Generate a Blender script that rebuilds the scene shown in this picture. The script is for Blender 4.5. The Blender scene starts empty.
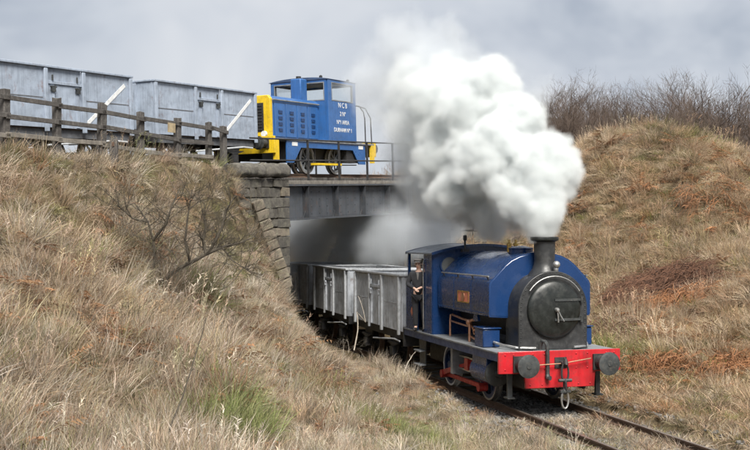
import bpy, bmesh, math, random
import numpy as np
from mathutils import Vector, Matrix, noise as mnoise

random.seed(7)
rng = np.random.default_rng(7)
scene = bpy.context.scene
COL = scene.collection

# ------------------------------------------------------------------ camera
F = 1040.0                                   # focal length in pixels of a 750 wide picture
CAMZ = 3.46
cam_d = bpy.data.cameras.new('camera')
cam = bpy.data.objects.new('camera', cam_d)
COL.objects.link(cam)
cam.location = (0, 0, CAMZ)
cam.rotation_euler = (math.radians(90), 0, 0)
cam_d.sensor_width = 36
cam_d.lens = F / 750 * 36
cam_d.shift_y = 0.02
cam_d.clip_start = 0.1
cam_d.clip_end = 4000
scene.camera = cam

# ------------------------------------------------------------------ world / light
SUN_EL, SUN_AZ = 50.0, 166.0                 # azimuth clockwise from +Y
w = bpy.data.worlds.new('World')
scene.world = w
w.use_nodes = True
nt = w.node_tree
nt.nodes.clear()
def wn(t, **k):
    n = nt.nodes.new(t)
    for a, b in k.items():
        setattr(n, a, b)
    return n
out = wn('ShaderNodeOutputWorld')
bg = wn('ShaderNodeBackground')
sky = wn('ShaderNodeTexSky', sky_type='NISHITA')
sky.sun_disc = False
sky.sun_elevation = math.radians(SUN_EL)
sky.sun_rotation = math.radians(SUN_AZ)
sky.air_density = 1.0
sky.dust_density = 3.0
bg.inputs['Strength'].default_value = 0.059
# an overcast deck in front of the clear sky: soft cloud tones by direction
tc = wn('ShaderNodeTexCoord')
mp = wn('ShaderNodeMapping')
mp.inputs['Scale'].default_value = (2.4, 2.4, 3.6)
mp.inputs['Location'].default_value = (0.55, 0.1, 0.3)
nz = wn('ShaderNodeTexNoise')
nz.inputs['Scale'].default_value = 1.7
nz.inputs['Detail'].default_value = 4
nz.inputs['Roughness'].default_value = 0.52
nz.inputs['Distortion'].default_value = 0.35
rp = wn('ShaderNodeValToRGB')
e = rp.color_ramp.elements
e[0].position = 0.36; e[0].color = (3.35, 3.72, 4.35, 1)
e[1].position = 0.66; e[1].color = (5.9, 6.05, 6.35, 1)
m_ = rp.color_ramp.elements.new(0.5); m_.color = (4.75, 5.05, 5.55, 1)
mix = wn('ShaderNodeMix', data_type='RGBA')
mix.inputs['Factor'].default_value = 0.93
L = nt.links.new
L(tc.outputs['Generated'], mp.inputs['Vector'])
L(mp.outputs['Vector'], nz.inputs['Vector'])
L(nz.outputs['Fac'], rp.inputs['Fac'])
L(sky.outputs['Color'], mix.inputs['A'])
L(rp.outputs['Color'], mix.inputs['B'])
L(mix.outputs['Result'], bg.inputs['Color'])
L(bg.outputs['Background'], out.inputs['Surface'])

sun_d = bpy.data.lights.new('sun', 'SUN')
sun_d.energy = 4.0
sun_d.angle = math.radians(28)
sun_d.color = (1.0, 0.955, 0.88)
sun = bpy.data.objects.new('sun', sun_d)
COL.objects.link(sun)
el, az = math.radians(SUN_EL), math.radians(SUN_AZ)
to_sun = Vector((math.sin(az) * math.cos(el), math.cos(az) * math.cos(el), math.sin(el)))
sun.rotation_euler = to_sun.to_track_quat('Z', 'Y').to_euler()
sun.location = to_sun * 60

vs = scene.view_settings
vs.view_transform = 'Standard'
vs.look = 'None'
vs.gamma = 1
vs.exposure = 1.15
vs.use_curve_mapping = False
scene.cycles.use_denoising = True
try:
    scene.cycles.denoiser = 'OPENIMAGEDENOISE'
except Exception:
    pass
scene.cycles.use_adaptive_sampling = True
scene.cycles.adaptive_threshold = 0.05
scene.cycles.max_bounces = 18
scene.cycles.diffuse_bounces = 3
scene.cycles.glossy_bounces = 3
scene.cycles.transmission_bounces = 4
scene.cycles.transparent_max_bounces = 12
scene.cycles.volume_bounces = 12
scene.cycles.volume_step_rate = 3.0
scene.cycles.volume_max_steps = 256

# ------------------------------------------------------------------ materials
MATS = {}
def srgb(r, g, b):
    f = lambda c: (c / 255 / 12.92) if c / 255 <= 0.04045 else ((c / 255 + 0.055) / 1.055) ** 2.4
    return (f(r), f(g), f(b))

class NT:
    """small helper round one material's node tree"""
    def __init__(s, name):
        s.m = bpy.data.materials.new(name)
        s.m.use_nodes = True
        s.t = s.m.node_tree
        s.b = s.t.nodes['Principled BSDF']
        s.out = s.t.nodes['Material Output']
        s.pos = None
    def n(s, typ, ins=None, **k):
        x = s.t.nodes.new(typ)
        for a, b in k.items():
            setattr(x, a, b)
        for a, b in (ins or {}).items():
            if hasattr(b, 'is_linked'):
                s.t.links.new(b, x.inputs[a])
            else:
                x.inputs[a].default_value = b
        return x
    def coord(s, scale=(1, 1, 1), rnd=True):
        tcn = s.n('ShaderNodeTexCoord')
        v = tcn.outputs['Object']
        if rnd:
            oi = s.n('ShaderNodeObjectInfo')
            mm = s.n('ShaderNodeMath', {0: oi.outputs['Random'], 1: 37.0}, operation='MULTIPLY')
            v = s.n('ShaderNodeVectorMath', {0: v, 1: mm.outputs[0]}, operation='ADD').outputs[0]
        mpn = s.n('ShaderNodeMapping', {'Vector': v, 'Scale': scale})
        return mpn.outputs['Vector']
    def noise(s, vec, scale, detail=4, rough=0.55, dist=0.0):
        return s.n('ShaderNodeTexNoise', {'Vector': vec, 'Scale': scale, 'Detail': detail, 'Roughness': rough, 'Distortion': dist}).outputs['Fac']
    def ramp(s, fac, stops):
        r = s.n('ShaderNodeValToRGB', {'Fac': fac})
        el = r.color_ramp.elements
        while len(el) > 1:
            el.remove(el[-1])
        el[0].position = stops[0][0]; el[0].color = (*stops[0][1], 1) if len(stops[0][1]) == 3 else stops[0][1]
        for p, c in stops[1:]:
            x = el.new(p); x.color = (*c, 1) if len(c) == 3 else c
        return r.outputs['Color']
    def mix(s, fac, a, b, blend='MIX'):
        x = s.n('ShaderNodeMix', data_type='RGBA', blend_type=blend)
        for k, v in (('Factor', fac), ('A', a), ('B', b)):
            if hasattr(v, 'is_linked'):
                s.t.links.new(v, x.inputs[k] if k == 'Factor' else x.inputs[6 if k == 'A' else 7])
            else:
                i = x.inputs[0] if k == 'Factor' else x.inputs[6 if k == 'A' else 7]
                i.default_value = v if k == 'Factor' else (*v, 1) if len(v) == 3 else v
        return x.outputs[2]
    def link(s, a, name):
        s.t.links.new(a, s.b.inputs[name])
    def bump(s, h, strength=0.3, dist=0.02):
        x = s.n('ShaderNodeBump', {'Height': h, 'Strength': strength, 'Distance': dist})
        s.t.links.new(x.outputs['Normal'], s.b.inputs['Normal'])

def paint(name, col, rough=0.4, metal=0.0, var=0.25, dirt=(0.05, 0.045, 0.04), dirt_amt=0.35, streak=0.0, scale=2.2, bump=0.08, rust=0.0, spec=0.5, buckle=0.0):
    """weathered paint or metal: tone noise, grime with a shape of its own, optional vertical rain streaks and rust"""
    k = NT(name)
    v = k.coord()
    n1 = k.noise(v, scale, 3, 0.6)
    dark = tuple(c * (1 - var) for c in col); lite = tuple(min(1, c * (1 + var)) for c in col)
    c = k.ramp(n1, [(0.3, dark), (0.7, lite)])
    n2 = k.noise(v, scale * 3.1, 4, 0.7)
    dm = k.ramp(n2, [(0.5, (0, 0, 0)), (0.78, (dirt_amt,) * 3)])
    c = k.mix(dm, c, dirt)
    if streak:
        vs_ = k.coord((9, 9, 0.5))
        n3 = k.noise(vs_, 2.0, 4, 0.65)
        sm = k.ramp(n3, [(0.47, (0, 0, 0)), (0.72, (streak,) * 3)])
        c = k.mix(sm, c, tuple(x * 0.35 for x in col))
    if rust:
        vr = k.coord((1, 1, 0.55))
        n4 = k.noise(vr, 3.6, 6, 0.72, 0.4)
        rm = k.ramp(n4, [(0.58, (0, 0, 0)), (0.70, (rust,) * 3)])
        c = k.mix(rm, c, (0.13, 0.055, 0.025))
    k.link(c, 'Base Color')
    rr = k.ramp(n2, [(0.3, (max(0.05, rough - 0.1),) * 3), (0.75, (min(1, rough + 0.22),) * 3)])
    k.link(rr, 'Roughness')
    k.b.inputs['Metallic'].default_value = metal
    k.b.inputs['Specular IOR Level'].default_value = spec
    if buckle:
        k.bump(k.noise(v, 1.7, 2, 0.5), buckle, 0.12)
    elif bump:
        k.bump(k.noise(v, scale * 7, 3, 0.6), bump, 0.01)
    if name in ('loco_blue', 'diesel_blue', 'beam_red'):
        k.b.inputs['Coat Weight'].default_value = 0.35
        k.b.inputs['Coat Roughness'].default_value = 0.09
    MATS[name] = k.m
    return k.m

paint('loco_blue', (0.008, 0.030, 0.098), 0.22, var=0.10, dirt=(0.02, 0.03, 0.06), dirt_amt=0.10, scale=1.6, bump=0, spec=0.35)
paint('loco_navy', (0.010, 0.030, 0.090), 0.35, var=0.25, dirt_amt=0.35)
paint('smokebox_black', (0.020, 0.021, 0.022), 0.42, var=0.4, dirt=(0.07, 0.07, 0.066), dirt_amt=0.4, scale=2.5, bump=0.06)
paint('door_black', (0.010, 0.012, 0.011), 0.34, var=0.4, dirt=(0.035, 0.038, 0.034), dirt_amt=0.4, scale=2.5, bump=0.05)
paint('black_iron', (0.018, 0.018, 0.019), 0.55, var=0.4, dirt=(0.07, 0.06, 0.05), dirt_amt=0.6, scale=4)
paint('buffer_iron', (0.040, 0.044, 0.045), 0.45, metal=0.2, var=0.4, dirt=(0.10, 0.09, 0.075), dirt_amt=0.6, scale=6)
paint('beam_red', (0.38, 0.012, 0.018), 0.36, var=0.22, dirt=(0.07, 0.02, 0.015), dirt_amt=0.6, streak=0.35, scale=2.4, bump=0.04)
paint('rod_red', (0.36, 0.03, 0.025), 0.4, var=0.25, dirt=(0.05, 0.015, 0.01), dirt_amt=0.6, scale=5)
paint('plate_grey', (0.17, 0.18, 0.19), 0.45, var=0.3, dirt=(0.06, 0.055, 0.05), dirt_amt=0.6, scale=3)
paint('steel', (0.45, 0.45, 0.44), 0.32, metal=0.85, var=0.2, dirt_amt=0.35, scale=6)
paint('copper', (0.47, 0.26, 0.17), 0.35, metal=0.8, var=0.25, dirt_amt=0.4, scale=7)
paint('brass', (0.55, 0.38, 0.12), 0.3, metal=0.9, var=0.2, dirt_amt=0.4, scale=7)
paint('plaque_red', (0.55, 0.18, 0.11), 0.4, var=0.15, dirt_amt=0.2, scale=6)
paint('white_paint', (0.60, 0.61, 0.61), 0.5, var=0.12, dirt_amt=0.4, scale=5)
paint('wagon_upper', (0.27, 0.315, 0.385), 0.55, var=0.13, dirt=(0.10, 0.11, 0.13), dirt_amt=0.5, streak=0.4, scale=1.6, rust=0.6, buckle=0.45)
paint('wagon_lower', (0.44, 0.465, 0.50), 0.5, var=0.2, dirt=(0.10, 0.10, 0.10), dirt_amt=0.6, streak=0.7, scale=1.6, rust=0.5, buckle=0.5)
paint('wagon_rim', (0.46, 0.48, 0.50), 0.5, var=0.16, dirt_amt=0.5, scale=3, rust=0.3)
paint('rust_dark', (0.055, 0.036, 0.026), 0.8, var=0.4, dirt_amt=0.6, scale=4)
paint('diesel_blue', (0.026, 0.098, 0.275), 0.33, var=0.12, dirt=(0.03, 0.06, 0.12), dirt_amt=0.5, streak=0.35, scale=1.5, bump=0.03)
paint('warning_yellow', (0.62, 0.42, 0.015), 0.42, var=0.12, dirt=(0.15, 0.10, 0.03), dirt_amt=0.6, streak=0.3, scale=3)
paint('girder_grey', (0.036, 0.040, 0.047), 0.5, var=0.25, dirt=(0.11, 0.10, 0.09), dirt_amt=0.5, streak=0.4, scale=2.4, rust=0.25)
paint('girder_panel', (0.060, 0.067, 0.078), 0.5, var=0.25, dirt=(0.11, 0.10, 0.09), dirt_amt=0.5, streak=0.5, scale=2.4, rust=0.4)
paint('skin', (0.62, 0.40, 0.31), 0.55, var=0.08, dirt_amt=0.1, scale=8, bump=0)
paint('cloth_black', (0.022, 0.023, 0.027), 0.85, var=0.35, dirt_amt=0.3, scale=9, bump=0.3)
paint('cloth_grey', (0.16, 0.155, 0.15), 0.85, var=0.3, dirt_amt=0.3, scale=9, bump=0.3)
paint('old_timber', (0.062, 0.056, 0.052), 0.85, var=0.35, dirt=(0.16, 0.155, 0.14), dirt_amt=0.75, streak=0.6, scale=4, bump=0.5)
paint('grey_timber', (0.16, 0.145, 0.125), 0.85, var=0.3, dirt=(0.06, 0.055, 0.045), dirt_amt=0.7, streak=0.5, scale=4, bump=0.5)
paint('rail_side', (0.085, 0.050, 0.032), 0.75, var=0.3, dirt_amt=0.5, scale=5)
paint('rail_head', (0.30, 0.26, 0.23), 0.35, metal=0.8, var=0.3, dirt=(0.12, 0.06, 0.03), dirt_amt=0.8, scale=5)

paint('cab_roof_grey', (0.13, 0.15, 0.18), 0.33, var=0.2, dirt=(0.08, 0.08, 0.08), dirt_amt=0.5, scale=2)
paint('pane', (0.13, 0.135, 0.13), 0.12, var=0.25, dirt_amt=0.2, scale=4, bump=0)
paint('diesel_roof', (0.035, 0.06, 0.12), 0.45, var=0.2, dirt_amt=0.4, scale=2)
paint('wagon_underframe', (0.10, 0.105, 0.115), 0.6, var=0.3, dirt_amt=0.6, scale=3, rust=0.3)
paint('tan_board', (0.30, 0.24, 0.15), 0.8, var=0.3, dirt_amt=0.6, scale=5)
def glass_mat():
    k = NT('cab_glass')
    k.b.inputs['Base Color'].default_value = (0.75, 0.8, 0.82, 1)
    k.b.inputs['Roughness'].default_value = 0.05
    k.b.inputs['Transmission Weight'].default_value = 0.0
    tr = k.n('ShaderNodeBsdfTransparent', {'Color': (0.95, 0.965, 0.97, 1)})
    gl = k.n('ShaderNodeBsdfGlossy', {'Color': (1, 1, 1, 1), 'Roughness': 0.03})
    fr = k.n('ShaderNodeLayerWeight', {'Blend': 0.25})
    fr = k.n('ShaderNodeMath', {0: fr.outputs['Fresnel'], 1: 0.35}, operation='MULTIPLY')
    mx = k.n('ShaderNodeMixShader', {0: fr.outputs[0], 1: tr.outputs[0], 2: gl.outputs[0]})
    k.t.links.new(mx.outputs[0], k.out.inputs['Surface'])
    MATS['cab_glass'] = k.m
glass_mat()

def stone_mat(name, c0, c1, lichen):
    k = NT(name)
    v = k.coord()
    n1 = k.noise(v, 2.5, 8, 0.65)
    c = k.ramp(n1, [(0.3, c0), (0.7, c1)])
    n2 = k.noise(v, 7, 8, 0.7, 0.3)
    c = k.mix(k.ramp(n2, [(0.5, (0, 0, 0)), (0.68, (0.7,) * 3)]), c, lichen)
    n3 = k.noise(v, 3.3, 8, 0.75, 0.6)
    c = k.mix(k.ramp(n3, [(0.5, (0, 0, 0)), (0.66, (0.8,) * 3)]), c, (0.028, 0.026, 0.023))
    k.link(c, 'Base Color')
    k.b.inputs['Roughness'].default_value = 0.92
    k.bump(k.noise(v, 14, 9, 0.7), 0.7, 0.03)
    MATS[name] = k.m
stone_mat('stone', (0.045, 0.041, 0.036), (0.115, 0.105, 0.09), (0.16, 0.155, 0.115))
stone_mat('stone_warm', (0.085, 0.07, 0.055), (0.20, 0.17, 0.13), (0.20, 0.195, 0.13))
stone_mat('mortar', (0.05, 0.045, 0.04), (0.10, 0.09, 0.08), (0.12, 0.11, 0.08))

# ------------------------------------------------------------------ mesh builder
class MB:
    def __init__(s):
        s.v, s.f, s.sm, s.mi = [], [], [], []
        s.cur = 0
    def add(s, verts, faces, smooth=False):
        o = len(s.v)
        s.v += [tuple(x) for x in verts]
        for f in faces:
            s.f.append(tuple(i + o for i in f)); s.sm.append(smooth); s.mi.append(s.cur)
        return s
    def box(s, x0, x1, y0, y1, z0, z1, M=None):
        v = [(x, y, z) for z in (z0, z1) for y in (y0, y1) for x in (x0, x1)]
        if M is not None:
            v = [tuple(M @ Vector(p)) for p in v]
        return s.add(v, [(0, 2, 3, 1), (4, 5, 7, 6), (0, 1, 5, 4), (2, 6, 7, 3), (0, 4, 6, 2), (1, 3, 7, 5)])
    def cyl(s, p0, p1, r0, r1=None, n=12, caps=True, smooth=True):
        r1 = r0 if r1 is None else r1
        p0, p1 = Vector(p0), Vector(p1)
        d = (p1 - p0).normalized()
        a = d.orthogonal().normalized(); b = d.cross(a)
        v = []
        for p, r in ((p0, r0), (p1, r1)):
            for i in range(n):
                t = 2 * math.pi * i / n
                v.append(p + a * (r * math.cos(t)) + b * (r * math.sin(t)))
        s.add(v, [(i, (i + 1) % n, n + (i + 1) % n, n + i) for i in range(n)], smooth)
        if caps:
            s.add(v[:n], [tuple(reversed(range(n)))]); s.add(v[n:], [tuple(range(n))])
        return s
    def tube(s, pts, r, n=6, caps=True, smooth=True):
        pts = [Vector(p) for p in pts]
        rs = r if isinstance(r, (list, tuple)) else [r] * len(pts)
        rings = []
        up = None
        for i, p in enumerate(pts):
            d = (pts[min(i + 1, len(pts) - 1)] - pts[max(i - 1, 0)]).normalized()
            if up is None:
                up = d.orthogonal().normalized()
            a = (up - d * up.dot(d))
            a = a.normalized() if a.length > 1e-4 else d.orthogonal().normalized()
            up = a
            b = d.cross(a)
            rings.append([p + a * (rs[i] * math.cos(2 * math.pi * k / n)) + b * (rs[i] * math.sin(2 * math.pi * k / n)) for k in range(n)])
        v = [x for rg in rings for x in rg]
        f = []
        for i in range(len(pts) - 1):
            for k in range(n):
                f.append((i * n + k, i * n + (k + 1) % n, (i + 1) * n + (k + 1) % n, (i + 1) * n + k))
        s.add(v, f, smooth)
        if caps and n > 2:
            s.add(rings[0], [tuple(reversed(range(n)))]); s.add(rings[-1], [tuple(range(n))])
        return s
    def prism(s, poly, a0, a1, axis='x', smooth=False):
        """poly: 2-D outline; extruded along axis between a0 and a1. x: (y,z); y: (x,z); z: (x,y)"""
        n = len(poly)
        def P(u, w_, a):
            return (a, u, w_) if axis == 'x' else (u, a, w_) if axis == 'y' else (u, w_, a)
        v = [P(u, w_, a0) for u, w_ in poly] + [P(u, w_, a1) for u, w_ in poly]
        s.add(v, [(i, (i + 1) % n, n + (i + 1) % n, n + i) for i in range(n)], smooth)
        s.add(v[:n], [tuple(reversed(range(n)))]); s.add(v[n:], [tuple(range(n))])
        return s
    def lathe(s, prof, origin=(0, 0, 0), axis='z', n=24, smooth=True):
        """prof: (radius, height) pairs"""
        o = Vector(origin)
        v = []
        for r, h in prof:
            for i in range(n):
                t = 2 * math.pi * i / n
                c, d = r * math.cos(t), r * math.sin(t)
                v.append(o + Vector({'z': (c, d, h), 'x': (h, c, d), 'y': (d, h, c)}[axis]))
        f = [(j * n + i, j * n + (i + 1) % n, (j + 1) * n + (i + 1) % n, (j + 1) * n + i) for j in range(len(prof) - 1) for i in range(n)]
        s.add(v, f, smooth)
        s.add(v[:n], [tuple(reversed(range(n)))]); s.add(v[-n:], [tuple(range(n))])
        return s
    def ring(s, c, axis, r_out, r_in, a0, a1, n=28, ang=(0, 2 * math.pi)):
        """flat ring or arc, square in section"""
        c = Vector(c)
        full = abs(ang[1] - ang[0] - 2 * math.pi) < 1e-6
        m = n if full else n + 1
        v = []
        for i in range(m):
            t = ang[0] + (ang[1] - ang[0]) * i / n
            for r, a in ((r_out, a0), (r_out, a1), (r_in, a1), (r_in, a0)):
                u, w_ = r * math.cos(t), r * math.sin(t)
                v.append(c + Vector({'x': (a, u, w_), 'y': (u, a, w_), 'z': (u, w_, a)}[axis]))
        f = []
        for i in range(n):
            j = (i + 1) % m
            for k in range(4):
                f.append((i * 4 + k, i * 4 + (k + 1) % 4, j * 4 + (k + 1) % 4, j * 4 + k))
        s.add(v, f, True)
        if not full:
            s.add(v[:4], [(0, 1, 2, 3)]); s.add(v[-4:], [(3, 2, 1, 0)])
        return s
    def sphere(s, c, r, n=12, m=8, sc=(1, 1, 1)):
        prof = [(max(1e-4, r * math.sin(math.pi * j / m)), -r * math.cos(math.pi * j / m)) for j in range(m + 1)]
        o = len(s.v)
        s.lathe(prof, (0, 0, 0), 'z', n)
        for i in range(o, len(s.v)):
            p = s.v[i]
            s.v[i] = (c[0] + p[0] * sc[0], c[1] + p[1] * sc[1], c[2] + p[2] * sc[2])
        return s
    def build(s, name, mat=None, parent=None, bevel=0.0, fix=True, subsurf=0):
        me = bpy.data.meshes.new(name)
        me.from_pydata(s.v, [], s.f)
        me.polygons.foreach_set('use_smooth', s.sm)
        if fix:
            b = bmesh.new(); b.from_mesh(me)
            bmesh.ops.remove_doubles(b, verts=b.verts, dist=1e-5)
            bmesh.ops.recalc_face_normals(b, faces=b.faces)
            b.to_mesh(me); b.free()
        for m in (mat if isinstance(mat, (list, tuple)) else [mat]):
            if m:
                me.materials.append(MATS[m])
        if isinstance(mat, (list, tuple)) and not fix:
            me.polygons.foreach_set('material_index', s.mi)
        o = bpy.data.objects.new(name, me)
        COL.objects.link(o)
        if parent is not None:
            o.parent = parent
        if bevel:
            md = o.modifiers.new('bevel', 'BEVEL'); md.width = bevel; md.segments = 2
            md.limit_method = 'ANGLE'; md.angle_limit = math.radians(40)
            md.harden_normals = False
        if subsurf:
            md = o.modifiers.new('sub', 'SUBSURF'); md.levels = subsurf; md.render_levels = subsurf
        # split smooth shading at sharp edges
        try:
            me.set_sharp_from_angle(angle=math.radians(38))
        except Exception:
            pass
        return o

def tag(o, label=None, cat=None, group=None, kind=None):
    for k, v in (('label', label), ('category', cat), ('group', group), ('kind', kind)):
        if v:
            o[k] = v
    return o
def empty(name, loc, rot=(0, 0, 0)):
    o = bpy.data.objects.new(name, None)
    o.empty_display_size = 0.2
    o.location = loc; o.rotation_euler = rot
    COL.objects.link(o)
    return o
def copy_tree(o, parent=None):
    c = o.copy(); COL.objects.link(c); c.parent = parent
    for ch in list(o.children):
        copy_tree(ch, c)
    return c
def arc(c, r, a0, a1, n):
    return [(c[0] + r * math.cos(math.radians(a0 + (a1 - a0) * i / n)), c[1] + r * math.sin(math.radians(a0 + (a1 - a0) * i / n))) for i in range(n + 1)]

# ------------------------------------------------------------------ lie of the land (metres; lower rail head = 0)
# lower line: (t along, away from the viewer, q to the right)   upper line: (s along, away, p towards the viewer)
LX, LY, LS, LC = 3.73, 21.0, 0.271, 0.9626
UX, UY, US, UC = -7.13, 29.48, 0.474, 0.8805
UROT = math.atan2(UC, US)
LROT = math.atan2(-LC, LS)                  # lower train faces the viewer
GRAD = 0.05
def low(t, q=0.0, z=0.0):
    return Vector((LX - LS * t + LC * q, LY + LC * t + LS * q, z))
def upz(s):
    return 5.36 + GRAD * s
def upp(s, p=0.0, z=0.0):
    return Vector((UX + US * s + UC * p, UY + UC * s - US * p, upz(s) + z))
UPITCH = -math.atan(GRAD)

def sst(a, b, x):
    u = np.clip((x - a) / (b - a), 0, 1)
    return u * u * (3 - 2 * u)
_w = [(rng.uniform(0, 6.283), k, rng.uniform(0, 6.283)) for k in (0.16, 0.23, 0.35, 0.5, 0.8, 1.1, 1.6, 2.3, 3.1, 4.2)]
def lumps(X, Y):
    z = 0
    for a, k, ph in _w:
        z = z + 0.055 / (k ** 0.75) * np.sin(k * (X * math.cos(a) + Y * math.sin(a)) + ph + 0.9 * np.sin(0.6 * k * (Y * math.cos(a) - X * math.sin(a))))
    return z
HC_T = [-60, -10, 0, 8, 12, 14.7, 18, 21, 26.5, 29.5, 40, 60, 120]
HC_Z = [2, 3.0, 3.2, 3.4, 3.8, 4.6, 7.1, 8.5, 8.95, 8.85, 6.0, 6.0, 7.0]
def height(X, Y):
    X = np.asarray(X, float); Y = np.asarray(Y, float)
    q = LC * (X - LX) + LS * (Y - LY)
    t = -LS * (X - LX) + LC * (Y - LY)
    p = UC * (X - UX) - US * (Y - UY)
    s = US * (X - UX) + UC * (Y - UY)
    form = upz(np.clip(s, -45, 60)) - 0.32
    berm = 0.10 * sst(2.0, 2.9, p) * (1 - sst(3.0, 4.5, p))
    # left: embankment side between the toe beside the lower line and the shoulder of the upper line
    q0 = -2.15 - 0.95 * sst(6, 12, t)
    zt = -0.10 + 0.06 * sst(-3, 4, t) + 0.38 * sst(7, 16, t)
    dq = np.maximum(0, q0 - q)
    psh = 3.1 - 0.9 * sst(0.5, 2.5, s)
    berm = berm * (1 - sst(0.5, 2.2, s))
    dp = np.maximum(0, np.abs(p) - psh)
    u = dq / (dq + dp + 1e-6)
    left = zt + (form + berm - zt) * np.where(p > 0, u ** (1.75 - 0.40 * sst(14, 24, -q) - 0.52 * sst(0.8, 2.6, s)), u)
    far = np.maximum(0, -p - 3.1)
    side = zt + 5.6 * (1 - np.exp(-dq / 4.5))      # cutting side beyond the bridge
    left = np.where(p < -3.1, np.maximum(form - 0.62 * far, np.minimum(side, form + 0.3 * far)), left)
    left = np.where(dq <= 0, zt * sst(1.45, 2.15, -q), left)
    # right: verge, cutting side, crest, falling gently behind
    hc = np.interp(t, HC_T, HC_Z)
    v = np.clip((q - 4.0) / (11.0 - 7.0 * sst(27, 35, t)), 0, 1)
    prof = 0.35 * v + 0.65 * v * v * (3 - 2 * v)
    right = 0.16 * sst(1.6, 3.6, q) + (hc - 0.16) * prof
    right = right - 0.26 * np.clip(q - 15, 0, 14)
    ap = np.maximum(0, np.abs(p) - 3.0)
    cut = np.clip(right, form - 0.8 * ap, form + 0.8 * ap)
    right = np.where((q > 3.0) & (t > 9), cut, right)
    z = np.where(q < 0, left, right)
    amp = 0.35 + 0.65 * np.clip((np.abs(q) - 2) / 4, 0, 1)
    amp = np.where(np.abs(p) < 2.6, 0.2, amp)
    amp = np.where(np.abs(q) < 1.5, 0.12, amp)
    z = z + lumps(X, Y) * amp * np.where(np.hypot(X, Y) > 150, 6, 1)
    z = np.where(np.abs(q) < 1.5, np.minimum(z, -0.17), z)
    z = np.where((np.abs(p) < 1.6) & ((q < -3) | (q > 3)), np.minimum(z, form), z)
    return z
def hz(x, y):
    return float(height(np.array([x]), np.array([y]))[0])
def ground_at(px, py, y0=6.0, y1=90.0):
    """point of the ground met by the line of sight through a pixel of the 750 wide photograph"""
    ys = np.arange(y0, y1, 0.05)
    z = CAMZ - (py - 240) / F * ys
    h = height((px - 375) / F * ys, ys)
    k = np.argmax(h >= z)
    y = ys[k]
    return Vector(((px - 375) / F * y, y, float(h[k])))
# ------------------------------------------------------------------ ground
def axis(lo, hi, step, ext):
    core = list(np.arange(lo, hi + 1e-6, step))
    a, d = [], step
    x = lo
    while x > -ext:
        d *= 1.25; x -= d; a.append(x)
    b, d, x = [], step, core[-1]
    while x < ext:
        d *= 1.25; x += d; b.append(x)
    return np.array(a[::-1] + core + b)
gx = axis(-15, 24, 0.22, 1800); gy = axis(5, 62, 0.22, 1800)
GXX, GYY = np.meshgrid(gx, gy)
GZ = height(GXX, GYY)
nx, ny = len(gx), len(gy)
gv = np.stack([GXX.ravel(), GYY.ravel(), GZ.ravel()], 1)
ii = (np.arange(ny - 1)[:, None] * nx + np.arange(nx - 1)[None]).ravel()
gf = np.stack([ii, ii + 1, ii + 1 + nx, ii + nx], 1)
me = bpy.data.meshes.new('ground')
me.from_pydata(gv.tolist(), [], gf.tolist())
me.polygons.foreach_set('use_smooth', [True] * len(gf))
k = NT('earth')
v = k.coord(rnd=False)
c = k.ramp(k.noise(v, 0.5, 4, 0.6), [(0.3, (0.060, 0.058, 0.026)), (0.5, (0.115, 0.088, 0.052)), (0.7, (0.165, 0.125, 0.078))])
c = k.mix(k.ramp(k.noise(v, 6, 3, 0.7), [(0.45, (0, 0, 0)), (0.7, (0.7,) * 3)]), c, (0.05, 0.038, 0.025))
k.link(c, 'Base Color'); k.b.inputs['Roughness'].default_value = 1.0
k.b.inputs['Specular IOR Level'].default_value = 0.1
k.bump(k.noise(v, 9, 3, 0.7), 1.0, 0.08)
me.materials.append(k.m)
ground = bpy.data.objects.new('ground', me); COL.objects.link(ground)
tag(ground, kind='structure')
# ------------------------------------------------------------------ wheels, buffers shared by all rolling stock
def wheel_parts(parent, x, y, r, side, mat='black_iron', tyre='steel', spokes=10, wdt=0.12):
    """wheel on a lateral axle at (x, y); side = -1 / 1 is the outer side"""
    m = MB()
    m.ring((x, y, r), 'y', r * 0.92, r * 0.74, -wdt / 2, wdt / 2, 28)
    m.lathe([(0.02, -wdt * 0.75), (r * 0.22, -wdt * 0.75), (r * 0.24, 0), (r * 0.22, wdt * 0.75), (0.02, wdt * 0.75)], (x, y, r), 'y', 16)
    for i in range(spokes):
        a = 2 * math.pi * i / spokes
        m.cyl((x + math.cos(a) * r * 0.15, y, r + math.sin(a) * r * 0.15), (x + math.cos(a) * r * 0.8, y, r + math.sin(a) * r * 0.8), r * 0.065, r * 0.05, 6)
    wh = m.build('wheel', mat, parent)
    m = MB()
    m.ring((x, y, r), 'y', r, r * 0.91, -wdt / 2 - 0.004, wdt / 2 + 0.004, 32)
    m.ring((x, y, r), 'y', r * 1.06, r * 0.91, -side * wdt / 2 - 0.02, -side * wdt / 2 + 0.015, 32)
    m.build('tyre', tyre, wh)
    return wh
def buffer_part(parent, x, y, z, d, mat='black_iron', head='buffer_iron', r=0.225, ln=0.44):
    """d = +1 / -1: direction along x"""
    m = MB()
    m.box(min(x, x + d * 0.05), max(x, x + d * 0.05), y - 0.16, y + 0.16, z - 0.16, z + 0.16)
    m.lathe([(0.15, x + d * 0.03), (0.13, x + d * 0.12), (0.095, x + d * 0.27), (0.10, x + d * 0.29), (0.065, x + d * 0.29), (0.06, x + d * (ln - 0.04))], (0, y, z), 'x', 18)
    b = m.build('buffer', mat, parent)
    m = MB()
    m.lathe([(0.02, x + d * (ln - 0.075)), (r * 0.6, x + d * (ln - 0.07)), (r, x + d * (ln - 0.045)), (r, x + d * (ln - 0.02)), (r * 0.7, x + d * (ln - 0.002)), (0.055, x + d * ln), (0.05, x + d * (ln + 0.012)), (0.01, x + d * (ln + 0.014))], (0, y, z), 'x', 28)
    m.build('buffer_head', head, b)
    return b

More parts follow.
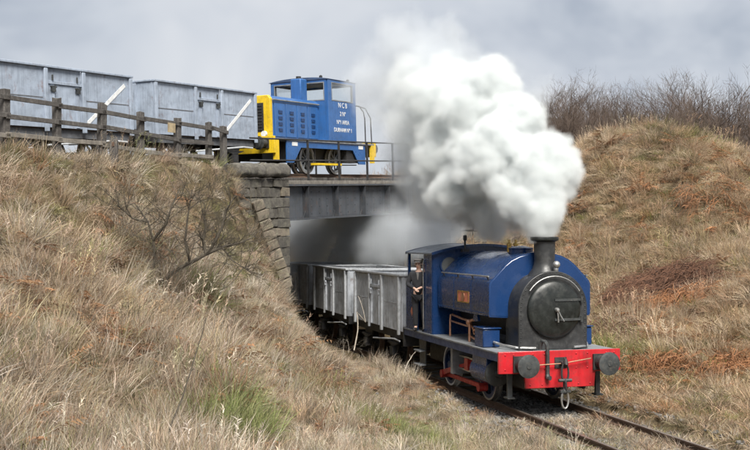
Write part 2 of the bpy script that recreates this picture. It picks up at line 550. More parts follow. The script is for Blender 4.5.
# ------------------------------------------------------------------ steam locomotive (local x forward, y to its left, z up; t = -x)
loco = empty('steam_locomotive', low(0), (0, 0, LROT))
tag(loco, 'blue saddle tank steam locomotive with red buffer beam on the lower track', 'locomotive')
LB = 1.32
m = MB()
for sy in (-1, 1):
    m.box(-6.3, -0.1, sy * 0.60 - 0.02, sy * 0.60 + 0.02, 0.42, 1.10)
m.box(-5.9, -0.9, -0.58, 0.58, 0.62, 0.66); m.box(-5.6, -4.0, -0.55, 0.55, 0.5, 1.1); m.box(-2.4, -0.5, -0.55, 0.55, 0.55, 1.12)
m.build('frame', 'black_iron', loco)
MB().box(-6.35, -0.035, -LB, LB, 1.185, 1.215).build('running_board', 'plate_grey', loco)
for sy in (-1, 1):
    MB().box(-6.33, -0.04, sy * (LB - 0.025) - 0.012, sy * (LB - 0.025) + 0.012, 1.03, 1.182).build('valance', 'loco_navy', loco)
beam = [(-LB - 0.02, 1.235), (-LB - 0.02, 0.80), (-0.78, 0.79), (-0.76, 0.49), (0.76, 0.49), (0.78, 0.79), (LB + 0.02, 0.80), (LB + 0.02, 1.235)]
bb = MB().prism(beam, -0.03, 0.03).build('buffer_beam', 'beam_red', loco, bevel=0.008)
m = MB()
for y in (-1.2, -1.02, -0.6, -0.35, 0.35, 0.6, 1.02, 1.2):
    for z in (1.17, 0.88):
        m.sphere((0.032, y, z), 0.018, 6, 4)
for y in (-0.66, -0.4, 0.4, 0.66):
    m.sphere((0.032, y, 0.56), 0.018, 6, 4)
tag(m.build('rivets', 'beam_red', bb), kind='stuff')
MB().box(-6.42, -6.36, -LB, LB, 0.72, 1.22).build('rear_beam', 'black_iron', loco)
for y in (-0.875, 0.875):
    buffer_part(loco, 0.03, y, 0.985, 1, r=0.232)
    buffer_part(loco, -6.42, y, 0.985, -1)
# draw hook, screw coupling and links
m = MB()
m.box(0.03, 0.05, -0.13, 0.13, 0.88, 1.10)
m.tube([(0.03, 0, 0.99), (0.16, 0, 0.99), (0.24, 0, 0.95), (0.29, 0, 0.99), (0.27, 0, 1.07), (0.2, 0, 1.10)], [0.045, 0.045, 0.05, 0.045, 0.035, 0.02], 8)
m.build('draw_hook', 'black_iron', loco)
def link(x, z0, z1, wd, tw=0):
    pts = []
    for i in range(17):
        a = 2 * math.pi * i / 16
        y = wd * math.cos(a); z = (z0 + z1) / 2 + (z1 - z0) / 2 * math.sin(a) ** 1
        pts.append((x + (y if tw else 0), 0 if tw else y, z))
    return MB().tube(pts, 0.021, 6, caps=False)
link(0.24, 0.62, 0.99, 0.075).build('coupling_link', 'black_iron', loco)
link(0.24, 0.40, 0.68, 0.05, 1).build('coupling_link', 'black_iron', loco)
link(0.24, 0.10, 0.46, 0.075).build('coupling_link', 'steel', loco)
m = MB(); m.cyl((0.24, -0.14, 0.66), (0.24, 0.14, 0.66), 0.035, n=10); m.sphere((0.24, 0, 0.44), 0.06, 10, 6); m.box(0.2, 0.28, -0.11, 0.11, 0.42, 0.47)
m.build('screw_coupling', 'buffer_iron', loco)
# long bar across the beam and steam pipe with a hooked top
MB().tube([(0.11, -0.50, 0.965), (0.13, 0.0, 0.985), (0.14, 0.62, 1.07)], 0.014, 6).build('uncoupling_bar', 'copper', loco)
m = MB()
m.tube([(0.075, -0.30, 0.72), (0.075, -0.30, 1.18), (0.075, -0.31, 1.34), (0.05, -0.34, 1.42), (-0.01, -0.38, 1.43), (-0.05, -0.40, 1.36), (-0.06, -0.40, 1.25)], 0.042, 8)
m.tube([(0.075, -0.30, 0.76), (0.10, -0.30, 0.70), (0.15, -0.28, 0.70)], 0.05, 8)
m.build('brake_pipe', 'buffer_iron', loco)
for sy in (-1, 1):                             # guard irons with a foot
    m = MB(); m.box(-0.30, -0.24, sy * 0.98 - 0.05, sy * 0.98 + 0.05, 0.30, 1.04); m.box(-0.33, -0.12, sy * 0.98 - 0.10, sy * 0.98 + 0.06, 0.27, 0.30)
    m.build('guard_iron', 'buffer_iron', loco)
# smokebox: arched wrapper down to the platform
def arch(r, zc, zb, hb=None, n=24):
    hb = hb or r
    return [(hb, zb)] + [(r * math.cos(math.pi * i / n), zc + r * math.sin(math.pi * i / n)) for i in range(n + 1)] + [(-hb, zb)]
ZB = 2.06
MB().prism(arch(0.735, ZB, 1.217), -1.05, -0.33, smooth=True).build('smokebox', 'smokebox_black', loco, bevel=0.02)
MB().prism(arch(0.765, ZB, 1.219), -0.37, -0.30).build('smokebox_front', 'smokebox_black', loco, bevel=0.012)
m = MB()
for i in range(26):
    a = math.pi * (i + 0.5) / 26
    m.sphere((-0.30, 0.715 * math.cos(a), ZB + 0.715 * math.sin(a)), 0.014, 6, 4)
for z in np.arange(1.3, 2.05, 0.09):
    for sy in (-1, 1):
        m.sphere((-0.30, sy * 0.715, z), 0.014, 6, 4)
tag(m.build('rivets', 'smokebox_black', loco), kind='stuff')
R = 0.585
prof = [(R, -0.30), (R, -0.255)] + [(R * math.cos(a), -0.255 + 0.115 * math.sin(a)) for a in np.linspace(0.12, 1.5, 10)]
door = MB().lathe(prof, (0, 0, ZB - 0.02), 'x', 48).build('smokebox_door', 'door_black', loco)
for dz in (0.20, -0.20):
    m = MB()
    for i in range(10):
        y0, y1 = -0.04 + i * 0.066, -0.04 + (i + 1) * 0.066
        xx = -0.255 + 0.115 * math.sqrt(max(0, 1 - (min(R, math.hypot((y0 + y1) / 2, dz)) / R) ** 2)) + 0.012
        m.box(xx - 0.02, xx + 0.010, y0, y1 + 0.002, ZB - 0.02 + dz - 0.024, ZB - 0.02 + dz + 0.024)
    m.cyl((-0.24, 0.61, ZB - 0.02 + dz - 0.06), (-0.24, 0.61, ZB - 0.02 + dz + 0.06), 0.03, n=8)
    m.build('hinge_strap', 'buffer_iron', door)
m = MB()
m.lathe([(0.045, -0.15), (0.05, -0.10), (0.03, -0.06), (0.005, -0.055)], (0, 0, ZB - 0.02), 'x', 14)
m.tube([(-0.08, 0, ZB - 0.02), (-0.07, 0.06, ZB - 0.14), (-0.07, 0.13, ZB - 0.25)], 0.014, 6)
m.tube([(-0.10, 0, ZB - 0.02), (-0.09, 0.01, ZB - 0.15), (-0.09, 0.015, ZB - 0.27)], 0.014, 6)
m.build('door_handle', 'steel', door)
pts = [(-0.235, 0.66 * math.cos(math.radians(a)), ZB + 0.66 * math.sin(math.radians(a))) for a in range(32, 150, 6)]
MB().tube(pts, 0.013, 6).build('front_handrail', 'steel', loco)
m = MB(); m.lathe([(0.03, 2.78), (0.05, 2.84), (0.05, 2.88), (0.035, 2.90)], (-0.38, 0.10, 0), 'z', 12); m.sphere((-0.36, 0.10, 2.955), 0.078, 14, 10)
m.build('lamp', 'steel', loco)
# chimney
m = MB()
m.lathe([(0.36, 2.68), (0.33, 2.76), (0.255, 2.86), (0.222, 2.96), (0.214, 3.05), (0.222, 3.40), (0.224, 3.43)], (-0.72, 0, 0), 'z', 36)
m.build('chimney', 'smokebox_black', loco)
m = MB(); m.lathe([(0.16, 3.38), (0.235, 3.43), (0.29, 3.455), (0.298, 3.50), (0.29, 3.525), (0.20, 3.525), (0.18, 3.42)], (-0.72, 0, 0), 'z', 36)
m.build('chimney_cap', 'door_black', loco)
# saddle tank
def tank_poly(k=1.0, dz=0.0):
    h = [(1.13, 1.86), (1.15, 1.90), (1.15, 2.52), (1.12, 2.60), (0.80, 2.93), (0.66, 3.04), (0.48, 3.125), (0.25, 3.185), (0.0, 3.205)]
    r = [(y * k, z + dz) for y, z in h]
    return [(0.80 * k, 1.84 + dz)] + r + [(-y, z) for y, z in r[-2::-1]] + [(-0.80 * k, 1.84 + dz)]
tank = MB().prism(tank_poly(), -4.18, -0.92, smooth=True).build('saddle_tank', 'loco_blue', loco, bevel=0.03)
for x0 in (-0.96, -2.02, -3.1, -4.10):
    MB().prism([(y * 1.004, z + 0.004 if z > 2 else z - 0.001) for y, z in tank_poly()], x0 - 0.035, x0 + 0.035).build('tank_strap', 'loco_blue', tank)
m = MB()
for x0 in (-0.96, -2.02, -3.1, -4.10):
    for sy in (-1, 1):
        for z in np.arange(1.95, 2.5, 0.075):
            m.sphere((x0, sy * 1.157, z), 0.011, 5, 4)
for x in np.arange(-4.1, -0.95, 0.085):
    for sy in (-1, 1):
        m.sphere((x, sy * 1.153, 1.925), 0.011, 5, 4)
tag(m.build('rivets', 'loco_blue', tank), kind='stuff')
for sy in (-1, 1):
    hr = MB().tube([(-3.95, sy * 1.13, 2.70), (-1.02, sy * 1.13, 2.70)], 0.017, 8).build('tank_handrail', 'steel', loco)
    for x in (-3.85, -2.9, -1.98, -1.1):
        MB().cyl((x, sy * 1.09, 2.62), (x, sy * 1.13, 2.70), 0.02, n=8).build('handrail_stanchion', 'black_iron', hr)
    m = MB(); m.box(-2.77, -2.09, sy * 1.153 - 0.012, sy * 1.153 + 0.012, 2.09, 2.33)
    pl = m.build('number_plate', 'plaque_red', loco)
    m = MB(); y = sy * 1.168
    for a in ((-2.78, -2.08, 2.315, 2.34), (-2.78, -2.08, 2.08, 2.105), (-2.78, -2.755, 2.106, 2.314), (-2.105, -2.08, 2.106, 2.314)):
        m.box(a[0], a[1], y - 0.006, y + 0.006, a[2], a[3])
    m.build('plate_border', 'brass', pl)
    MB().lathe([(0.10, -0.012), (0.10, 0.0), (0.085, 0.006), (0.01, 0.007)], (-2.43, y, 2.21), 'y', 16).build('plate_boss', 'copper', pl)
    # drop link under the tank
    MB().prism([(-1.98, 1.88), (-1.80, 1.88), (-1.72, 1.72), (-1.86, 1.70), (-2.02, 1.72)], sy * 1.06 - 0.03, sy * 1.06 + 0.03, 'y').build('tank_bracket', 'loco_blue', loco)
# filler, dome and safety valves on the tank top
m = MB(); m.lathe([(0.26, 3.14), (0.26, 3.25), (0.27, 3.26), (0.27, 3.29), (0.10, 3.33), (0.01, 3.335)], (-1.70, -0.1, 0), 'z', 24)
m.box(-2.05, -1.92, -0.14, -0.06, 3.24, 3.30)
m.build('tank_filler', 'loco_blue', loco)
for y in (-0.10, 0.06):
    MB().lathe([(0.05, 3.16), (0.05, 3.34), (0.062, 3.345), (0.062, 3.38), (0.03, 3.40), (0.03, 3.47), (0.01, 3.475)], (-2.35, y, 0), 'z', 12).build('safety_valve', 'brass', loco)
# boiler underside, ashpan area and frames seen between tank and running board
MB().cyl((-4.3, 0, ZB - 0.15), (-0.9, 0, ZB - 0.15), 0.60, n=28).build('boiler', 'black_iron', loco)
# injectors and pipework on the near side
for sy in (-1, 1):
    m = MB()
    m.tube([(-3.7, sy * 0.95, 1.72), (-3.0, sy * 0.98, 1.68), (-2.45, sy * 1.0, 1.66), (-2.25, sy * 1.0, 1.52), (-2.05, sy * 1.02, 1.44), (-1.55, sy * 1.02, 1.42)], 0.028, 8)
    m.tube([(-3.75, sy * 1.0, 1.58), (-2.7, sy * 1.02, 1.55), (-2.35, sy * 1.03, 1.55)], 0.022, 8)
    m.tube([(-2.33, sy * 1.05, 1.22), (-2.33, sy * 1.05, 1.62), (-2.22, sy * 1.05, 1.70), (-1.9, sy * 1.0, 1.74)], 0.032, 8)
    m.tube([(-2.30, sy * 1.02, 1.33), (-2.0, sy * 1.04, 1.30), (-1.5, sy * 1.04, 1.30)], 0.026, 8)
    m.tube([(-3.72, sy * 1.0, 1.22), (-3.72, sy * 1.0, 1.6), (-3.74, sy * 0.98, 1.72)], 0.026, 8)
    m.build('injector_pipe', 'copper', loco)
    MB().sphere((-2.38, sy * 1.04, 1.64), 0.075, 12, 8).build('injector_valve', 'copper', loco)
    m = MB(); m.ring((-1.98, sy * 1.06, 1.50), 'y', 0.10, 0.075, -0.015, 0.015, 18); m.cyl((-1.98, sy * 1.0, 1.50), (-1.98, sy * 1.1, 1.50), 0.025, n=8); m.box(-2.06, -1.90, sy * 1.06 - 0.01, sy * 1.06 + 0.01, 1.49, 1.51)
    m.build('handwheel', 'copper', loco)
    m = MB(); m.box(-1.52, -1.02, sy * 1.06 - 0.19, sy * 1.06 + 0.19, 1.218, 1.60)
    sb = m.build('sandbox', 'loco_blue', loco, bevel=0.025)
    MB().box(-1.55, -0.99, sy * 1.06 - 0.21, sy * 1.06 + 0.21, 1.603, 1.63).build('lid', 'loco_blue', sb, bevel=0.008)
    MB().tube([(-1.0, sy * 1.02, 1.33), (-0.7, sy * 0.95, 1.30), (-0.35, sy * 0.80, 1.275), (-0.25, sy * 0.55, 1.27), (-0.22, sy * 0.42, 1.27)], 0.027, 8).build('drain_pipe', 'steel', loco)
    # cylinder with cover, slide bars, rods
    m = MB(); m.cyl((-1.75, sy * 1.02, 0.70), (-0.82, sy * 1.02, 0.70), 0.26, n=24); m.box(-1.70, -0.88, sy * 0.99 - 0.24, sy * 0.99 + 0.22, 0.68, 1.03)
    cy = m.build('cylinder', 'loco_blue', loco, bevel=0.015)
    m = MB(); m.lathe([(0.27, -0.83), (0.27, -0.78), (0.23, -0.76), (0.09, -0.74), (0.07, -0.70), (0.01, -0.695)], (0, sy * 1.02, 0.70), 'x', 24);     m.build('cylinder_cover', 'buffer_iron', cy)
    m = MB(); m.box(-3.1, -1.78, sy * 1.0 - 0.035, sy * 1.0 + 0.035, 0.82, 0.86); m.box(-3.1, -1.78, sy * 1.0 - 0.035, sy * 1.0 + 0.035, 0.54, 0.58)
    m.build('slide_bar', 'steel', loco)
    MB().box(-3.20, -3.06, sy * 0.90 - 0.28, sy * 0.90 + 0.22, 0.42, 1.18).build('motion_bracket', 'plate_grey', loco)
    m = MB(); m.box(-2.62, -2.40, sy * 1.0 - 0.07, sy * 1.0 + 0.07, 0.57, 0.83); m.cyl((-2.5, sy * 1.0, 0.70), (-1.78, sy * 1.0, 0.70), 0.03, n=10)
    m.build('crosshead', 'rod_red', loco)
    m = MB(); m.prism([(-4.20, 0.25), (-4.20, 0.38), (-2.50, 0.745), (-2.46, 0.68)], sy * 1.0 - 0.03, sy * 1.0 + 0.03, 'y'); m.build('connecting_rod', 'rod_red', loco)
    m = MB(); m.box(-4.32, -1.66, sy * 0.92 - 0.03, sy * 0.92 + 0.03, 0.24, 0.33)
    for x in (-4.2, -1.8):
        m.cyl((x, sy * 0.86, 0.285), (x, sy * 1.06, 0.285), 0.095, n=14)
    m.build('coupling_rod', 'rod_red', loco)
    for x in (-4.2, -1.8):
        wheel_parts(loco, x, sy * 0.765, 0.48, sy, 'loco_navy', 'white_paint' if x < -3 else 'steel', 10)
    # cab steps
    m = MB(); m.prism([(-5.55, 1.18), (-4.95, 1.18), (-5.05, 0.36), (-5.45, 0.36)], sy * 1.16 - 0.014, sy * 1.16 + 0.014, 'y')
    st = m.build('step_plate', 'buffer_iron', loco)
    for z in (0.38, 0.72):
        MB().box(-5.48, -5.02, min(sy * 1.16, sy * 1.33), max(sy * 1.16, sy * 1.33), z, z + 0.03).build('step', 'plate_grey', st)
for x in (-4.2, -1.8):
    MB().cyl((x, -0.75, 0.48), (x, 0.75, 0.48), 0.075, n=12).build('axle', 'black_iron', loco)
# cab
CW = 1.26
ZR = lambda y: 3.36 - 0.20 * (y / 1.30) ** 2
def cab_end(name, x0, x1, port=True):
    b = bmesh.new()
    ys = [-CW + 2 * CW * i / 16 for i in range(17)]
    outl = [(y, 1.217) for y in (CW, -CW)] + [(y, ZR(y) - 0.015) for y in ys]
    m = MB(); m.prism(outl, x0, x1)
    o = m.build(name, 'loco_blue', loco)
    return o
cf = cab_end('cab_front', -4.24, -4.20)
for y in (-0.86, 0.86):
    m = MB(); m.ring((-4.19, y, 2.86), 'x', 0.235, 0.195, -0.02, 0.02, 32); m.build('spectacle_frame', 'loco_blue', cf)
    m = MB(); m.lathe([(0.01, -4.196), (0.195, -4.196), (0.195, -4.19), (0.01, -4.19)], (0, y, 2.86), 'x', 32); m.build('spectacle_glass', 'pane', cf)
for sy in (-1, 1):
    cs = MB().box(-4.86, -4.242, sy * CW - 0.015, sy * CW + 0.015, 1.218, 3.165).build('cab_side', 'loco_blue', loco, bevel=0.004)
    lp = MB().prism([(-6.28, 1.218), (-5.36, 1.218), (-5.36, 2.10), (-5.42, 2.26), (-5.56, 2.32), (-6.28, 2.32)], sy * CW - 0.015, sy * CW + 0.015, 'y').build('bunker_side', 'loco_blue', loco)
    MB().prism([(-5.90, 1.66), (-5.80, 1.78), (-5.70, 1.66), (-5.80, 1.54)], sy * (CW + 0.018) - 0.003, sy * (CW + 0.018) + 0.003, 'y').build('emblem', 'plaque_red', lp)
    MB().box(-6.10, -6.03, sy * CW - 0.03, sy * CW + 0.03, 2.323, 3.16).build('cab_post', 'loco_blue', loco)
    MB().tube([(-4.80, sy * 1.30, 1.30), (-4.80, sy * 1.31, 2.9)], 0.016, 6).build('cab_handrail', 'steel', loco)
    MB().tube([(-5.34, sy * 1.29, 1.30), (-5.34, sy * 1.31, 2.3)], 0.016, 6).build('cab_handrail', 'steel', loco)
MB().box(-6.30, -6.27, -CW, CW, 1.218, 2.318).build('bunker_back', 'loco_blue', loco)
MB().box(-5.9, -4.3, -0.75, 0.75, 1.218, 1.9).build('firebox', 'black_iron', loco)
m = MB()
ys = [-1.33 + 2.66 * i / 20 for i in range(21)]
m.prism([(y, ZR(y)) for y in ys] + [(y, ZR(y) - 0.035) for y in ys[::-1]], -6.14, -4.12, smooth=True)
m.build('cab_roof', 'cab_roof_grey', loco)
for x in (-4.10, -6.16):
    MB().prism([(y, ZR(y) + 0.012) for y in ys] + [(y, ZR(y) - 0.05) for y in ys[::-1]], x - 0.018, x + 0.018).build('roof_rim', 'loco_blue', loco)
m = MB(); m.cyl((-4.02, -0.52, 3.2), (-4.02, -0.52, 3.46), 0.026, n=10); m.lathe([(0.026, 3.44), (0.045, 3.46), (0.045, 3.56), (0.02, 3.58)], (-4.02, -0.52, 0), 'z', 12); m.box(-4.1, -3.94, -0.6, -0.44, 3.18, 3.24)
m.build('whistle', 'black_iron', loco)
# ------------------------------------------------------------------ mineral wagons (local x along the body 0..WL, near side -y)
WL, WH = 4.90, 1.20
def mineral_wagon(body, rim, upper, stripe):
    r = empty('mineral_wagon', (0, 0, 0))
    Z0, Z1 = 1.05, 2.50
    D0, D1 = 0.37 * WL, 0.63 * WL
    MB().box(0.02, WL - 0.02, -WH + 0.05, WH - 0.05, Z0 - 0.03, Z0 + 0.02).build('floor', 'rust_dark', r)
    for sy in (-1, 1):
        y0 = sy * (WH - 0.03)
        for a, b_ in ((0.0, D0), (D1, WL)):
            pn = MB().box(a, b_, y0 - 0.015, y0 + 0.015, Z0, Z1).build('side_panel', body, r)
            MB().box(a + 0.12, b_ - 0.08, min(y0 + sy * 0.0155, y0 + sy * 0.021), max(y0 + sy * 0.0155, y0 + sy * 0.021), 1.76, 1.785).build('plate_seam', 'wagon_underframe' if upper else body, pn)
            if stripe and sy < 0 and a > 1:
                dx, dz = 1.45, 1.10
                ln = math.hypot(dx, dz); ux, uz = dx / ln, dz / ln
                x0_, z0_ = a + 0.12, Z0 + 0.14
                hw = 0.05
                q_ = [(x0_ - uz * hw, z0_ + ux * hw), (x0_ + uz * hw, z0_ - ux * hw), (x0_ + dx + uz * hw, z0_ + dz - ux * hw), (x0_ + dx - uz * hw, z0_ + dz + ux * hw)]
                MB().prism(q_, y0 - 0.0245, y0 - 0.0155, 'y').build('white_stripe', 'white_paint', pn)
        # side door: lower flap, upper plank, hinges and catches
        zt = Z1 - 0.36
        dr = MB().box(D0 + 0.05, D1 - 0.05, y0 + sy * 0.006 - 0.015, y0 + sy * 0.006 + 0.015, Z0, zt - 0.03).build('side_door', body, r, bevel=0.006)
        MB().box(D0 + 0.05, D1 - 0.05, y0 - sy * 0.01 - 0.015, y0 - sy * 0.01 + 0.015, zt + 0.05, Z1).build('top_flap', body, r)
        MB().box(D0 + 0.05, D1 - 0.05, y0 + sy * 0.02 - 0.035, y0 + sy * 0.02 + 0.035, zt - 0.028, zt + 0.048).build('door_rail', body, r, bevel=0.006)
        for x in (D0 + 0.22, D1 - 0.22):
            m = MB(); m.box(x - 0.035, x + 0.035, y0 + sy * 0.05 - 0.03, y0 + sy * 0.05 + 0.03, Z0 + 0.02, zt - 0.06)
            m.build('door_strap', body, dr)
            m = MB(); m.box(x - 0.06, x + 0.06, y0 + sy * 0.08 - 0.03, y0 + sy * 0.08 + 0.03, zt - 0.22, zt - 0.07); m.cyl((x - 0.10, y0 + sy * 0.085, zt - 0.10), (x + 0.10, y0 + sy * 0.085, zt - 0.10), 0.02, n=6)
            m.build('door_catch', 'buffer_iron' if upper else body, dr)
            MB().cyl((x, y0 + sy * 0.06, zt + 0.06), (x, y0 + sy * 0.06, zt + 0.20), 0.025, n=6).build('flap_hook', 'buffer_iron' if upper else body, dr)
        for x in (0.17, D0, D1, WL - 0.17) if not upper else (0.05, D0, D1, WL - 0.05):
            MB().prism([(x - 0.055, Z0 - 0.10), (x + 0.055, Z0 - 0.10), (x + 0.055, Z1 - 0.02), (x - 0.055, Z1 - 0.02)], min(y0 + sy * 0.016, y0 + sy * 0.085), max(y0 + sy * 0.016, y0 + sy * 0.085), 'y').build('stanchion', rim, r, bevel=0.008)
        MB().box(-0.035, WL + 0.035, sy * WH - 0.055, sy * WH + 0.055, Z1 + 0.001, Z1 + 0.06).build('top_rail', rim, r, bevel=0.01)
        MB().box(0.0, WL, sy * 1.06 - 0.035, sy * 1.06 + 0.035, 0.82, 1.018).build('solebar', 'black_iron' if not upper else 'wagon_underframe', r)
        # axle guards, springs, axle boxes
        for x in (1.08, WL - 1.08):
            m = MB(); m.prism([(x - 0.42, 0.82), (x + 0.42, 0.82), (x + 0.16, 0.36), (x - 0.16, 0.36)], sy * 1.02 - 0.012, sy * 1.02 + 0.012, 'y')
            m.box(x - 0.13, x + 0.13, sy * 1.06 - 0.10, sy * 1.06 + 0.10, 0.33, 0.56)
            for i in range(5):
                m.box(x - 0.48 + i * 0.085, x + 0.48 - i * 0.085, sy * 1.08 - 0.04, sy * 1.08 + 0.04, 0.66 - i * 0.022, 0.68 - i * 0.022)
            m.build('axle_box', 'black_iron', r)
            wheel_parts(r, x, sy * 0.755, 0.47, sy, 'black_iron', 'rail_side', 8)
        for x, d in ((-0.06, -1), (WL + 0.06, 1)):
            buffer_part(r, x, sy * 0.875, 0.985, d, ln=0.40, r=0.19)
        m = MB(); m.tube([(1.9, sy * 1.12, 0.62), (WL - 0.7, sy * 1.18, 0.80), (WL - 0.2, sy * 1.18, 0.78)], 0.025, 6)
        m.build('brake_lever', 'wagon_rim', r)
    for x, d in ((0.0, -1), (WL, 1)):
        en = MB().box(x - 0.015, x + 0.015, -WH + 0.048, WH - 0.048, Z0, Z1).build('end_panel', body, r)
        for y in (-0.55, 0.55):
            MB().box(min(x + d * 0.016, x + d * 0.09), max(x + d * 0.016, x + d * 0.09), y - 0.05, y + 0.05, Z0 - 0.1, Z1 - 0.02).build('end_stanchion', rim, r)
        MB().box(x - 0.05, x + 0.05, -WH + 0.058, WH - 0.058, Z1 + 0.002, Z1 + 0.058).build('end_rail', rim, r, bevel=0.01)
        MB().box(min(x, x + d * 0.06), max(x, x + d * 0.06), -1.15, 1.15, 0.80, 1.045).build('headstock', 'black_iron', r)
        m = MB(); m.tube([(x + d * 0.06, 0, 0.95), (x + d * 0.3, 0, 0.95), (x + d * 0.36, 0, 1.02)], 0.04, 6)
        for j in range(2):
            xx = x + d * (0.34 + 0.09 * j)
            pts = [(xx + 0.03 * math.cos(a), 0.05 * math.sin(a), 0.86 - 0.12 * j + 0.13 * math.cos(a)) for a in np.linspace(0, 2 * math.pi, 12)]
            m.tube(pts, 0.018, 5, caps=False)
        m.build('coupling', 'black_iron', r)
    for x in (1.08, WL - 1.08):
        MB().cyl((x, -1.0, 0.47), (x, 1.0, 0.47), 0.06, n=10).build('axle', 'black_iron', r)
    return r
w_low = mineral_wagon('wagon_lower', 'wagon_rim', False, False)
w_up = mineral_wagon('wagon_upper', 'wagon_upper', True, True)
T0 = 6.95
for i, lb in enumerate(('rusty streaked grey mineral wagon coupled right behind the steam locomotive cab',
                        'second grey mineral wagon behind the steam locomotive, partly under the bridge',
                        'third grey mineral wagon, vanishing behind the stone bridge pier')):
    o = w_low if i == 0 else copy_tree(w_low)
    o.location = low(T0 + i * 5.82 + WL); o.rotation_euler = (0, 0, LROT)
    tag(o, lb, 'wagon', 'grey mineral wagons on the lower track')
for i, (s0, lb) in enumerate(((-5.82, 'pale grey mineral wagon at the left edge above the wooden fence'),
                              (0.0, 'pale grey mineral wagon with white diagonal stripe coupled to the blue diesel'))):
    o = w_up if i == 0 else copy_tree(w_up)
    o.location = upp(s0); o.rotation_euler = (0, UPITCH, UROT)
    tag(o, lb, 'wagon', 'pale grey mineral wagons on the upper track')

# ------------------------------------------------------------------ diesel shunter (local x away along s from 5.9, near side -y)
dz_ = empty('diesel_locomotive', upp(5.85), (0, UPITCH, UROT))
tag(dz_, 'blue diesel shunter with yellow nose and cab standing on the girder bridge', 'locomotive')
DL = 7.05
MB().box(0.05, DL - 0.05, -1.20, 1.20, 1.10, 1.16).build('footplate', 'plate_grey', dz_)
for x, d in ((0.0, -1), (DL, 1)):
    MB().box(min(x, x - d * 0.09), max(x, x - d * 0.09), -1.23, 1.23, 0.66, 1.22).build('buffer_beam', 'warning_yellow', dz_, bevel=0.01)
    for y in (-0.875, 0.875):
        buffer_part(dz_, x, y, 0.985, d, ln=0.42)
    for y in (-1.16, 1.16):
        MB().box(min(x - d * 0.10, x - d * 0.32), max(x - d * 0.10, x - d * 0.32), y - 0.05, y + 0.05, 0.42, 1.098).build('corner_step', 'warning_yellow', dz_)
for sy in (-1, 1):                             # side frame with arched cut-out
    P_ = [(0.85, 1.098), (0.85, 0.36), (1.28, 0.36), (1.75, 0.88), (5.35, 0.88), (5.80, 0.36), (6.30, 0.36), (6.30, 1.098)]
    sf = MB().prism(P_, sy * 1.14 - 0.02, sy * 1.14 + 0.02, 'y').build('side_frame', 'diesel_blue', dz_)
    for x in (1.35, 5.95):
        MB().box(x - 0.17, x + 0.17, min(sy * 1.161, sy * 1.17), max(sy * 1.161, sy * 1.17), 0.93, 1.06).build('data_panel', 'white_paint', sf)
    MB().box(2.7, 4.4, min(sy * 0.95, sy * 1.22), max(sy * 0.95, sy * 1.22), 0.30, 0.37).build('step_board', 'warning_yellow', dz_)
    m = MB(); m.box(2.85, 2.9, sy * 1.0 - 0.02, sy * 1.0 + 0.02, 0.37, 0.88); m.build('step_hanger', 'black_iron', dz_)
    MB().box(4.2, 4.25, sy * 1.0 - 0.02, sy * 1.0 + 0.02, 0.37, 0.88).build('step_hanger', 'black_iron', dz_)
    for x in (2.66, 4.60):
        wheel_parts(dz_, x, sy * 0.765, 0.50, sy, 'plate_grey', 'steel', 9)
    m = MB(); m.box(2.5, 4.75, sy * 0.90 - 0.03, sy * 0.90 + 0.03, 0.30, 0.40); m.build('coupling_rod', 'buffer_iron', dz_)
    MB().box(5.0, 6.1, min(sy * 0.6, sy * 1.08), max(sy * 0.6, sy * 1.08), 0.42, 0.86).build('equipment_box', 'black_iron', dz_)
m = MB()
for sy in (-1, 1):
    m.box(0.2, 6.9, sy * 0.6 - 0.02, sy * 0.6 + 0.02, 0.45, 1.095)
for x in (2.66, 4.60):
    m.cyl((x, -0.7, 0.5), (x, 0.7, 0.5), 0.08, n=10)
m.build('frame', 'black_iron', dz_)
# bonnet: yellow nose, blue sides with louvred doors
HW, HT, HX0, HX1 = 0.82, 2.60, 0.42, 3.52
def hood(k=0.0):
    return [(HW + k, 1.165), (HW + k, HT - 0.10), (HW - 0.10 + k, HT + k), (-HW + 0.10 - k, HT + k), (-HW - k, HT - 0.10), (-HW - k, 1.165)]
MB().prism(hood(), HX0 + 0.14, HX1).build('bonnet', 'diesel_blue', dz_, bevel=0.015)
nose = MB().prism(hood(0.01), HX0, HX0 + 0.138).build('nose', 'warning_yellow', dz_, bevel=0.02)
m = MB()
for i in range(9):
    m.box(HX0 - 0.03, HX0 - 0.002, -0.5, 0.5, 1.45 + i * 0.1, 1.50 + i * 0.1)
m.box(HX0 - 0.012, HX0 - 0.001, -0.56, 0.56, 1.40, 2.36)
m.build('radiator_grille', 'black_iron', nose)
for y in (-0.6, 0.6):
    MB().lathe([(0.10, HX0 - 0.10), (0.10, HX0 - 0.01)], (0, y, 1.32), 'x', 14).build('headlamp', 'white_paint', nose)
for sy in (-1, 1):
    for j in range(4):
        x0 = HX0 + 0.24 + j * 0.70
        dd = MB().box(x0, x0 + 0.66, min(sy * (HW + 0.001), sy * (HW + 0.025)), max(sy * (HW + 0.001), sy * (HW + 0.025)), 1.24, 2.36).build('bonnet_door', 'diesel_blue', dz_, bevel=0.008)
        m = MB()
        for i in range(4):
            z = 1.42 + i * 0.20
            m.prism([(x0 + 0.22, z), (x0 + 0.44, z), (x0 + 0.44, z + 0.10), (x0 + 0.22, z + 0.10)], min(sy * (HW + 0.026), sy * (HW + 0.05)), max(sy * (HW + 0.026), sy * (HW + 0.05)), 'y')
        m.build('louvre', 'loco_blue', dd)
    MB().tube([(HX0 + 0.1, sy * (HW + 0.05), 2.46), (HX1 - 0.05, sy * (HW + 0.05), 2.46)], 0.028, 6).build('bonnet_handrail', 'plate_grey', dz_)
